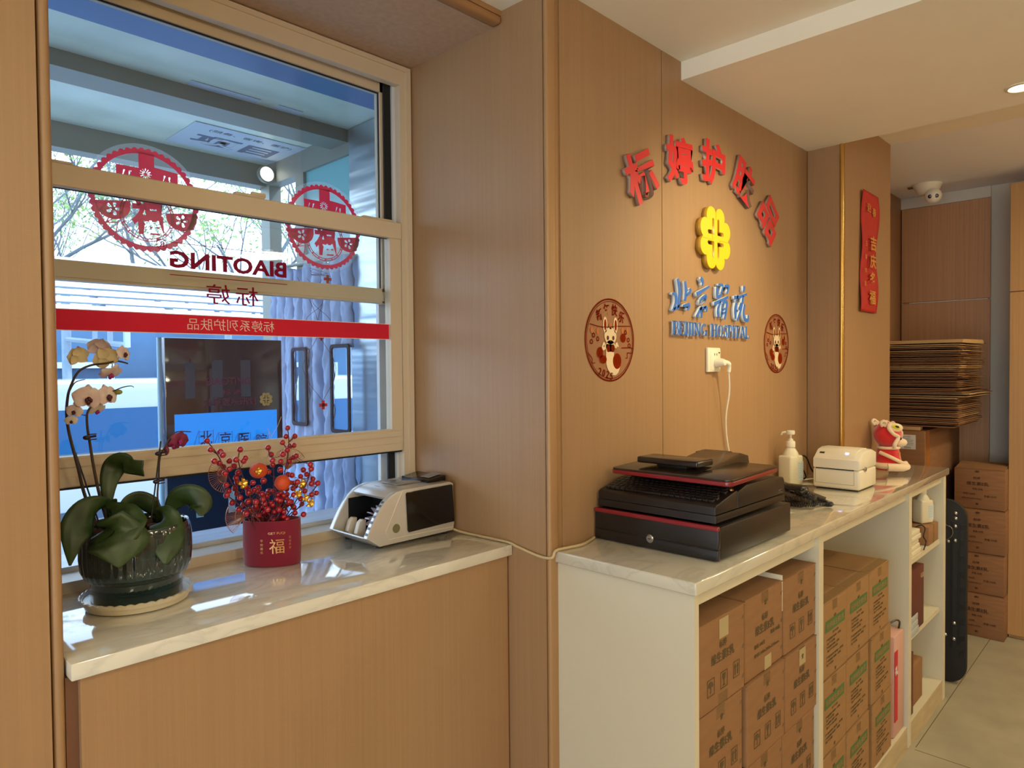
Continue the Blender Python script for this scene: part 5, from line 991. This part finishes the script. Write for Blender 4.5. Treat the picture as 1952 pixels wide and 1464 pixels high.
for i, ch in enumerate('万事如意'):
    g = text(ch, .1, .0002, 0); gm.add(g, wallM(3.385 - .004*i, 1.0278, 2.12 - .06*i, '-y') @ fit(g, .022, .022))
P('gold_writing', gm, mat('scroll_gold', '#c98f3a', .5), t, 0)
# ================================================================ dome camera, store corner
t = T('dome_camera', 'white turret security camera on the ceiling of the store corner', 'security camera', (4.84, 1.125, 2.66))
tz = 2.6715
P('mount', MB().lathe([(.001, 0), (.078, 0), (.080, -.006), (.074, -.016), (.062, -.040), (.048, -.060), (.03, -.066), (.001, -.066)], (4.84, 1.125, tz), 36), WHITEP, t, 50)
P('camera_ball', MB().ball((4.805, 1.085, tz-.082), .046, u=28, v=18), WHITEP, t, 60)
F_ = Matrix.Rotation(0, 4, 'X'); cd_ = Vector((-.92, -.22, -.25)).normalized(); q_ = cd_.to_track_quat('Z', 'Y').to_matrix()
for i, s_ in enumerate((-1, 1)):
    pc = Vector((4.805, 1.085, tz-.082)) + q_ @ Vector((s_*.017, 0, .0415)); 
    P('lens', MB().ball(pc, .012, sz=.35, u=20, v=10, m=q_), mat('lens_dark', '#17120f', .15) if i == 0 else mat('lens_grey', '#5d554c', .2, .5), t, 60)
TM('ceiling_clip', MB().box(4.84, 4.87, 1.20, 1.235, 2.6635, 2.671, .002), mat('clip_brown', '#6a5238', .6), 'small brown clip on the ceiling beside the security camera', 'clip')
# large carton with shipping label, pile of flattened cartons on it
LX = 4.30
t = T('large_carton', 'large brown carton with a white shipping label under the flattened cartons', 'box', (4.55, 1.18, 0))
CH = 1.205
P('box_body', MB().box(LX, LX+.82, 1.005, 1.338, .60, CH, .003), CARDD, t)
P('top_flap', MB().prism([(LX-.004, CH+.002), (LX-.002, CH+.020), (LX+.06, CH+.022), (LX+.06, CH+.002)], 1.03, 1.33, 'y', .001), CARDL, t)
P('shipping_label', MB().box(LX-.0012, LX-.0004, 1.050, 1.128, 1.100, 1.180), PAPER, t, 0)
mb = MB()
for k in range(6): mb.box(LX-.0018, LX-.0012, (1.075 if k < 2 else 1.060) + .004*(k % 2), 1.122, 1.168 - k*.009, 1.1695 - k*.009)
for k in range(9): mb.box(LX-.0018, LX-.0012, 1.075 + k*.0038, 1.0765 + k*.0038, 1.104, 1.114)
P('label_print', mb, INKB, t, 0)
P('tape', MB().box(LX+.03, LX+.09, 1.0040, 1.0046, .60, CH).box(LX+.045, LX+.075, 1.002, 1.338, CH, CH+.0005), mat('brown_tape', '#a5672c', .35), t, 0)
TM('support_carton', MB().box(LX-.02, LX+.82, 1.00, 1.338, 0, .5985, .004), CARDD, 'brown carton on the floor behind the counter end, carrying the labelled carton', 'box')
random.seed(21); z = CH + .0225; k = 0
NS = 44
for k in range(NS):
    th = .0078 if k % 4 else .012
    if k == NS - 1: th = .012
    out = .0
    if k in (16, 17, 18): out = .05
    if k in (32,): out = .04
    x0b, y0b = LX + .0 + random.uniform(-.018, .035), .848 + random.uniform(-.015, .015) - out*.6
    if k < 14: x0b += .02; y0b += .015
    x1b, y1b = LX + .60 + random.uniform(-.03, .03) + out, 1.334
    tl = .004*math.sin(k*1.3)
    m = (CARDL if k in (15, 16, 17, 30, 31, 32, NS-1, NS-2, NS-4, 5) else (CARDD if random.random() < .72 else CARD))
    nm = 'topmost' if k == NS-1 else ('lowest' if k == 0 else f'number {NS-k} from the top')
    mb = MB()
    g = .0026; sx_ = x0b + .17 + random.uniform(-.02, .02)
    ym = y0b + random.uniform(.12, .16)
    mb.box(x0b, x1b, y0b, y1b, z, z+g).box(x0b + random.uniform(.0, .010), x1b - .01, ym, y1b - .003, z+g+.0006, z+g+.0032).box(x0b + .004, sx_, y0b + random.uniform(0, .01), ym - .002, z+g+.0004, z+g+.0030)
    if k == NS-1: mb.prism([(x0b + .002, z+th), (x0b+.02, z+th+.018), (x1b - .05, z+th+.026), (x1b+.03, z+th+.006), (x1b+.03, z+th+.003), (x0b+.10, z+th)], y0b - .01, y1b - .12, 'y')
    TM('flattened_carton', mb, m, f'folded-flat brown carton in the corner pile, {nm}', 'flattened box', 'flattened cartons in the corner pile', loc=None)
    z += th + .0015
# four cartons on the floor
zz = [0.0, .2515, .4855, .7385]; hh = [.250, .2325, .2515, .2335]
for i in range(4):
    x, y, w, d = 4.698 + (.0, .004, .0, .002)[i], .700 + (.0, .002, -.003, .001)[i], .34, .245
    nm = ('lowest', 'second from the floor', 'third from the floor', 'topmost')[i]
    t = T('carton', f'brown carton in the floor stack by the light cupboard, {nm}', 'box', (x + w/2, y + d/2, zz[i]), 'brown cartons stacked on the floor')
    if i == 3: x -= .0
    P('box_body', MB().box(x, x+w, y, y+d, zz[i]+.0005, zz[i]+hh[i]-.004, .003), CARDD, t)
    if i == 3: P('flap', MB().prism([(x-.001, zz[i]+hh[i]-.004), (x+w*.5, zz[i]+hh[i]+.020), (x+w*.52, zz[i]+hh[i]+.020), (x+w, zz[i]+hh[i]-.004)], y+.004, y+d-.004, 'y'), CARDD, t, 0)
    else: P('flap', MB().box(x, x+w, y, y+d/2-.0012, zz[i]+hh[i]-.004, zz[i]+hh[i]-.0008).box(x, x+w, y+d/2+.0012, y+d, zz[i]+hh[i]-.004, zz[i]+hh[i]-.0008), CARDD, t, 0)
    mb = MB(); 
    for me, cx, cy, ww, hf in ((T1, .45, .76, .14, .06), (T2, .47, .62, .44, .09), (T4, .47, .49, .2, .05), (T3, .3, .36, .25, .05), (T4, .72, .33, .24, .05), (T5, .35, .25, .4, .04), (T6, .46, .92, .09, .05), (T6, .46, .12, .06, .05)):
        mb.add(me, wallM(x - .001, y + d - d*cx, zz[i] + hh[i]*cy, '-x') @ fit(me, d*ww, hh[i]*hf))
    P('printing', mb, mat('brown_print', '#3c1e10', .8), t, 0)
# black studded board leaning behind the counter end
t = T('studded_board', 'tall black board with rounded corners and metal studs standing behind the counter', 'board', (3.94, .95, 0))
def rrect(y0, y1, z0, z1, r, n=8):
    out = []
    for cx, cy, a0 in ((y1-r, z1-r, 0), (y0+r, z1-r, 90), (y0+r, z0+r, 180), (y1-r, z0+r, 270)):
        out += [(cx + r*math.cos(R(a0 + 90*k/n)), cy + r*math.sin(R(a0 + 90*k/n))) for k in range(n+1)]
    return out
P('board_body', MB().prism(rrect(.737, 1.15, .001, .905, .085), 3.925, 3.960, 'x', .004), BLACKM, t)
P('ribs', MB().box(3.9215, 3.926, .765, .772, .2, .80).box(3.9215, 3.926, .795, .802, .18, .80).xf(Matrix.Identity(4)), BLACK, t, 0)
rb = MB()
for i in range(9): rb.box(3.9225, 3.926, .742, .762, .14 + i*.078, .165 + i*.078)
P('straps', rb, BLACK, t, 0)
for yy, zz_ in ((.784, .842), (.784, .817), (.785, .778), (.786, .708), (.815, .700), (.788, .300), (.789, .222), (.825, .235)):
    P('stud', MB().lathe([(.009, 0), (.009, .003), (.006, .006), (.001, .007)], (0, 0, 0), 16).xf(wallM(3.9249, yy, zz_, '-x')), STEEL, t)
P('wire_loop', MB().tube(cr([(3.920, .83, .78), (3.918, .80, .77), (3.918, .795, .74), (3.918, .81, .715), (3.92, .84, .70)], 5), .002, 6), STEEL, t)
# ================================================================ outside: glazed porch
XV, CZ = 1.60, 2.555
OUTM = mat('porch_steel', '#878c82', .45, .1); OUTD = mat('porch_steel_dark', '#5c6670', .45, .3)
S('ground_outside', MB().box(-30, 30, 1.95, 60, -.25, -.15), mat('asphalt', '#a3a8aa', .9, var=.06, vscale=(3, 3, 3)))
pc = T('glazed_porch', 'grey steel frame of the glazed porch outside the window', 'porch', (.6, 2.6, -.15))
P('ceiling_panel', MB().box(-.10, 1.60, 2.21, 3.20, CZ, CZ+.02).box(-3.0, -.16, 2.21, 3.20, CZ, CZ+.02), mat('porch_panel', '#dde8d6', .3, var=.06, vscale=(6, 6, 6)), pc, 0)
P('lintel', MB().box(-3.0, 1.60, 1.93, 2.205, CZ-.004, CZ+.1), mat('blue_lintel', '#3d6ea8', .3), pc, 0)
P('panel_edge', MB().box(.50, .512, 2.21, 3.2, CZ-.004, CZ+.001) if False else MB().box(-.16, -.10, 2.21, 3.20, CZ-.002, CZ+.01), OUTD, pc, 0)
P('cross_beam', MB().box(-3.0, 1.60, 2.47, 2.60, CZ-.052, CZ), OUTM, pc, 0)
P('front_beam', MB().box(-3.0, 1.66, 3.18, 3.26, CZ-.10, CZ+.05), OUTM, pc, 0)
P('side_beam', MB().box(1.60, 1.66, 2.2, 3.26, CZ-.10, CZ+.05), OUTM, pc, 0)
for y0, y1 in ((3.15, 3.235), (2.83, 2.90)): P('post', MB().box(1.60, 1.66, y0, y1, -.15, CZ-.10), OUTM, pc, 0)
P('post', MB().box(.0, .06, 3.18, 3.24, -.15, CZ-.10) if False else MB().box(-1.6, -1.54, 3.18, 3.24, -.15, CZ-.10), OUTM, pc, 0)
P('transom', MB().box(1.60, 1.66, 2.2, 2.83, 2.06, 2.10).box(1.60, 1.66, 2.46, 2.52, 2.1, 2.46) if False else MB().box(1.60, 1.66, 2.2, 2.83, 2.05, 2.085), OUTM, pc, 0)
P('side_glass', MB().box(1.615, 1.645, 2.46, 2.83, 2.085, CZ-.10), mat('teal_glass', '#7fc0c8', .2), pc, 0)
pm = mat('brushed_steel', '#b8c4cc', .32, .9)
n_ = pm.node_tree; b_ = n_.nodes['Principled BSDF']; tcx = n_.nodes.new('ShaderNodeTexCoord'); mpx = n_.nodes.new('ShaderNodeMapping'); mpx.inputs['Scale'].default_value = (.5, .8, 9); nzx = n_.nodes.new('ShaderNodeTexNoise'); bpx = n_.nodes.new('ShaderNodeBump'); bpx.inputs['Strength'].default_value = .35; bpx.inputs['Distance'].default_value = .02
n_.links.new(tcx.outputs['Object'], mpx.inputs[0]); n_.links.new(mpx.outputs[0], nzx.inputs[0]); nzx.inputs['Scale'].default_value = 1.5; n_.links.new(nzx.outputs['Fac'], bpx.inputs['Height']); n_.links.new(bpx.outputs[0], b_.inputs['Normal'])
TM('steel_wall_panel', MB().box(1.595, 1.61, 1.955, 2.455, -.14, CZ-.005), pm, 'brushed steel panel facing the porch, right of the quilted curtain', 'wall panel')
t = T('porch_spotlight', 'small round bright lamp at the corner of the porch ceiling', 'lamp', (1.57, 3.13, 2.46))
P('lamp_ring', MB().lathe([(.040, 0), (.040, .02), (.0, .02)], (0, 0, 0), 24).xf(wallM(1.555, 3.10, 2.487, '-y')), OUTM, t)
P('lamp_lens', MB().lathe([(.033, .021), (.0, .023)], (0, 0, 0), 24).xf(wallM(1.555, 3.10, 2.487, '-y')), LED, t)
# reflection of a notice modelled as a sheet on the porch ceiling, pale strips
t = T('notice_reflection', 'pale reflection of a notice with large grey characters, modelled on the porch ceiling', 'notice', (1.30, 2.85, CZ-.004))
pw = mat('notice_pale', '#c3d0dc', .5)
P('reflection_sheet', MB().box(1.12, 1.62, 2.80, 3.12, CZ-.003, CZ-.001), pw, t, 0)
g1 = text('项目', .1, .0002, .003); g2 = text('(服务、咨询、医护)', .1, .0002, 0)
P('lettering', MB().add(g1, wallM(1.36, 2.99, CZ-.0035, 'up', 0) @ Matrix.Scale(-1, 4, (0, 1, 0)) @ fit(g1, .36, .13)).add(g2, wallM(1.38, 2.86, CZ-.0035, 'up') @ Matrix.Scale(-1, 4, (0, 1, 0)) @ fit(g2, .36, .035)), mat('notice_grey', '#5b6b85', .7), t, 0)  # characters of the notice reflection
for x0_, x1_ in ((.955, 1.20), (1.27, 1.37)): TM('ceiling_strip', MB().box(x0_, x1_, 2.415, 2.46, CZ-.003, CZ-.001), pw, 'pale %s strip on the porch ceiling next to the cross beam' % ('long' if x0_ < 1 else 'short'), 'strip')
# quilted curtain with clear panes
t = T('door_curtain', 'blue-grey quilted door curtain with clear windows hanging in the porch', 'curtain', (1.57, 2.8, -.1))
cm = MB(); NY, NZ = 150, 90; y0c, y1c, z0c, z1c = 2.418, 3.08, -.05, 2.03
random.seed(5)
def wins(y, z): return (2.755 < y < 2.87 and 1.335 < z < 1.66) or (2.42 < y < 2.545 and 1.32 < z < 1.665)
rows = []
for i in range(NZ+1):
    z = z0c + (z1c - z0c)*i/NZ; row = []
    for j in range(NY+1):
        y = y0c + (y1c - y0c)*j/NY; u = (y - y0c)/.078
        f = abs(math.sin(PI*u))**.6; wr = .006*math.sin(z*38 + math.sin(y*60)*2.2)*math.sin(y*47 + 1) + .004*math.sin(z*90 + y*130)
        gap = -.02*math.exp(-((y - 2.65)/.018)**2)
        row.append(cm.b.verts.new((1.585 - .020*f - wr*.8 - gap*1.2, y, z + (.012*math.sin(y*26) if i == NZ else 0))))
    rows.append(row)
for i in range(NZ):
    for j in range(NY):
        yc = y0c + (y1c-y0c)*(j+.5)/NY; zc_ = z0c + (z1c-z0c)*(i+.5)/NZ
        if not wins(yc, zc_): cm.b.faces.new((rows[i][j], rows[i][j+1], rows[i+1][j+1], rows[i+1][j]))
o = P('quilted_cloth', cm, mat('curtain_cloth', '#94a5c6', .7), t, 60); md = o.modifiers.new('thick', 'SOLIDIFY'); md.thickness = .004
for (ya_, yb_2, za, zb2) in ((2.755, 2.87, 1.335, 1.66), (2.42, 2.545, 1.32, 1.665)):
    fr = P('window_border', MB().add(shape([rrect(ya_-.009, yb_2+.009, za-.012, zb2+.010, .018), rrect(ya_+.004, yb_2-.004, za+.004, zb2-.004, .012)], .004), wallM(1.556, 0, 0, '-x') @ Matrix.Scale(-1, 4, (1, 0, 0))), mat('curtain_border', '#12162a', .8), t, 0)
    P('clear_pane', MB().box(1.560, 1.562, ya_, yb_2, za, zb2), GLASS, fr, 0)
P('curtain_rail', MB().tube([(1.585, 2.42, 2.035), (1.585, 3.08, 2.05)], .008, 8), OUTM, t)
# display board and pale pipe
t = T('display_board', 'dark glossy display board with a bright blue poster standing in the porch', 'display board', (1.14, 2.62, .9))
P('board_body', MB().box(.916, 1.362, 2.600, 2.64, .90, 1.690, .003), mat('board_navy', '#0e1838', .06, coat=.5), t)
P('blue_poster_added_glow', MB().box(.945, 1.336, 2.5975, 2.5995, 1.225, 1.4135), mat('poster_blue', '#0d86ea', .35, emit=.9), t, 0)  # blue poster; glow added to keep its colour vivid
mb = MB()
pl = mat('poster_line', '#153a7c', .6)
for i, ch in enumerate('北京医院'):
    g = text(ch, .1, .0002, .001); x = 1.055 + i*.072; h = .060 - i*.006; mb.add(g, wallM(x, 2.5968, 1.318 - i*.006, '-y') @ fit(g, .044, h))
    for q in (-1, 1): mb.box(x + q*.026, x + q*.026 + .0012, 2.5965, 2.597, 1.27 - i*.006, 1.352 - i*.012)
    for q in range(4): mb.box(x - .026, x + .026, 2.5965, 2.597, 1.285 + q*.020 - i*.008, 1.286 + q*.020 - i*.008)
    mb.tube([(x - .028, 2.5965, 1.348 - i*.012), (x - .052, 2.5965, 1.27 - i*.006)], .0007, 4)
P('poster_drawing', mb, pl, t, 0)
P('clover_badge', MB().add(shape([[(a*.24, b*.24) for a, b in CL]] + [[(a*.24, b*.24) for a, b in s_] for s_ in LS], .0008), wallM(1.292, 2.598, 1.456, '-y')), mat('badge_gold', '#e6c078', .4), t, 0)
gb = MB(); gt = text('BIAOTING', .1, .0002, .002); gb.add(gt, wallM(1.145, 2.5985, 1.530, '-y') @ fit(gt, .17, .028))
gt2 = text('标 婷', .1, .0002, .001); gb.add(gt2, wallM(1.155, 2.5985, 1.490, '-y') @ fit(gt2, .075, .022))
gt3 = text('北京医院研制', .1, .0002, .001); gb.add(gt3, wallM(1.150, 2.5985, 1.452, '-y') @ fit(gt3, .20, .028))
P('reflected_lettering', gb, mat('dim_magenta', '#6a2458', .5), t, 0)  # reflection of the window lettering, painted onto the glossy board
for i, (x, w, z0_, z1_) in enumerate(((.985, .034, 1.47, 1.60), (1.082, .040, 1.47, 1.61), (1.192, .038, 1.47, 1.61))): P('grey_picture', MB().box(x, x+w, 2.5988, 2.5998, z0_, z1_), mat('picture_grey', '#3d5870', .5), t, 0)
for x in (1.015, 1.135): P('tube_picture', MB().box(x, x+.026, 2.5985, 2.5998, 1.03, 1.115), mat('tube_pale', '#b9dcea', .5), t, 0)
P('stand_foot', MB().box(.95, .98, 2.55, 2.70, -.149, .90).box(1.29, 1.32, 2.55, 2.70, -.149, .90), OUTD, t, 0)
TM('porch_pipe', MB().tube([(.898, 2.60, -.149), (.898, 2.60, 1.69)], .0085, 12), mat('pipe_pale', '#a9d3ea', .35), 'pale blue upright pipe beside the dark display board', 'pipe')
# ---- beyond the porch: white canopy roof with brackets, parked van, car, trees
t = T('carport', 'long white slatted canopy with bracket frames beyond the porch', 'canopy', (1.5, 8.3, -.15))
WC = mat('canopy_white', '#e3ebf3', .5); sl_ = MB()
for k in range(9): sl_.box(-3.0, 12.0, 7.2 + k*.26, 7.2 + k*.26 + .20, 2.05 + k*.10, 2.10 + k*.10)
P('slat_roof', sl_, WC, t, 0)
for x in (.3, 2.2, 4.1, 6.0, 7.9):
    P('bracket', MB().tube([(x, 7.2, 1.95), (x, 9.3, 2.78)], .03, 6).tube([(x, 7.2, 1.80), (x, 7.2, 2.02)], .03, 6).tube([(x, 7.7, 1.82), (x, 7.7, 2.2)], .025, 6).tube([(x, 8.2, 1.82), (x, 8.2, 2.4)], .025, 6).tube([(x, 7.2, 1.82), (x, 9.3, 1.95)], .03, 6).tube([(x, 9.3, -.149), (x, 9.3, 2.8)], .05, 8), mat('bracket_grey', '#a7bbcb', .5), t)
S('wall_street', MB().box(-8, 16, 10.6, 10.8, -.15, 2.35), mat('street_wall_blue', '#466f92', .7, var=.18, vscale=(1.2, 1, 1)))
wb_ = T('yard_building', 'row of pale window frames along the blue wall beyond the yard', 'building', (3, 10.58, .4))
for k in range(9): P('window_surround', MB().add(shape([[(-.55, -.45), (.55, -.45), (.55, .45), (-.55, .45)], [(-.47, -.37), (-.03, -.37), (-.03, .37), (-.47, .37)], [(.03, -.37), (.47, -.37), (.47, .37), (.03, .37)]], .03), wallM(-1.0 + k*1.75, 10.55, 1.25, '-y')), WC, wb_, 0)
def car(label, x, y, col, h=1.45, van=False):
    t = T('parked_van' if van else 'parked_car', label, 'car', (x, y, -.15))
    z = -.15; L = 4.6 if not van else 5.0
    pr = [(-L/2, .35), (-L/2, .75), (-L/2+.25, .85), (-L*.22, .95), (-L*.12, h), (L*.28, h), (L*.40, .95), (L/2, .85), (L/2, .35)] if not van else [(-L/2, .35), (-L/2, 1.0), (-L*.40, 1.15), (-L*.30, h), (L*.47, h), (L/2, 1.1), (L/2, .35)]
    P('car_body', MB().prism([(x + a, z + b) for a, b in pr], y - .85, y + .85, 'y', .08), mat('carpaint_' + col, col, .25, coat=.6), t)
    gx = (-.16, .30) if not van else (-.28, .42)
    for q in range(3):
        wa, wb = gx[0] + (gx[1]-gx[0])*q/3 + .008, gx[0] + (gx[1]-gx[0])*(q+1)/3 - .008; P('car_window', MB().prism([(x + L*wa, z + h*.70), (x + L*(wa + (.05 if q == 0 else 0)), z + h*.88), (x + L*(wb - (.05 if q == 2 else 0)), z + h*.88), (x + L*wb, z + h*.70)], y - .87, y - .845, 'y'), mat('car_glass', '#28608f', .2), t, 0)
    for q in (-.31, .31): P('wheel', MB().lathe([(.33, 0), (.33, .18), (.2, .2), (.01, .2)], (0, 0, 0), 24).xf(wallM(x + L*q, y - .70, z + .335, '-y')), RUBBER, t)
    for q in (-.02, .20): P('door_seam', MB().box(x + L*q, x + L*q + .012, y - .8515, y - .849, z + .42, z + h*.93), mat('seam_dark', '#46586c', .6), t, 0)
    P('side_moulding', MB().box(x - L*.38, x + L*.42, y - .862, y - .849, z + h*.42, z + h*.46), mat('seam_dark', '#46586c', .6), t, 0)
    return t
car('white van parked across the yard, seen behind the orchid', 2.3, 6.3, '#b9c0c6', 1.66, True)
car('pale cyan van parked beyond the quilted curtain', 7.6, 6.4, '#a5d6e4', 1.9, True)
# trees
LF = mat('spring_leaves', '#7fa04e', .7, var=.3, vscale=(2, 2, 2)); BKT = mat('tree_bark', '#5e6a72', .9, var=.2, vscale=(4, 4, 9))
def tree(label, x, y, h, seed, leaves=700, spread=2.6, fk=1.6):
    random.seed(seed); t = T('street_tree', label, 'tree', (x, y, -.15), 'trees beyond the porch')
    tips = []; mb = MB()
    def grow(p, d, L, r, lv):
        pts = [p]; q = p.copy(); dd = d.copy()
        for i in range(5):
            dd = (dd + Vector((random.uniform(-.22, .22), random.uniform(-.22, .22), random.uniform(-.06, .16)))).normalized(); q = q + dd * L/5; pts.append(q.copy())
            if lv >= 2: tips.append(q.copy())
        mb.tube(pts, [r*(1 - .11*i) for i in range(6)], 6 if lv < 2 else 4)
        if lv < 4:
            for k in range(3 if lv < 3 else 4):
                a = random.uniform(0, 2*PI); nd = (dd + Vector((math.cos(a), math.sin(a), random.uniform(-.1, .5)))*random.uniform(.5, .95)).normalized()
                grow(pts[random.randint(2, 5)], nd, L*random.uniform(.58, .78), r*.52, lv+1)
    base = Vector((x, y, -.15)); P0 = base + Vector((0, 0, fk)); mb.tube([base, P0], [.13, .11], 10)
    for k in range(4):
        a = 2*PI*k/4 + seed; grow(P0, Vector((math.cos(a)*.75, math.sin(a)*.75, .8)).normalized(), h*.42, .065, 0)
    P('trunk_and_branches', mb, BKT, t, 60)
    lm = MB()
    for k in range(leaves):
        p = random.choice(tips) + Vector([random.gauss(0, .12) for _ in range(3)]); s_ = random.uniform(.03, .06)
        u = Vector([random.uniform(-1, 1) for _ in range(3)]).normalized()*s_; v = u.orthogonal().normalized()*s_*.6
        lm.b.faces.new([lm.b.verts.new(p + u), lm.b.verts.new(p + v), lm.b.verts.new(p - u), lm.b.verts.new(p - v)])
    o = P('foliage', lm, LF, t, 0)
tree('leafy street tree seen between the paper cuts beyond the porch', 6.0, 12.2, 6.0, 3, 3800)
tree('half-bare street tree seen behind the paper cut next to the window pier', 3.4, 19.5, 8.0, 8, 3000)
tree('nearly bare street tree at the window pier side', 1.0, 11.9, 5.6, 14, 1100)
tree('leafy street tree beyond the porch corner post', 10.5, 17.0, 8.0, 22, 3000)
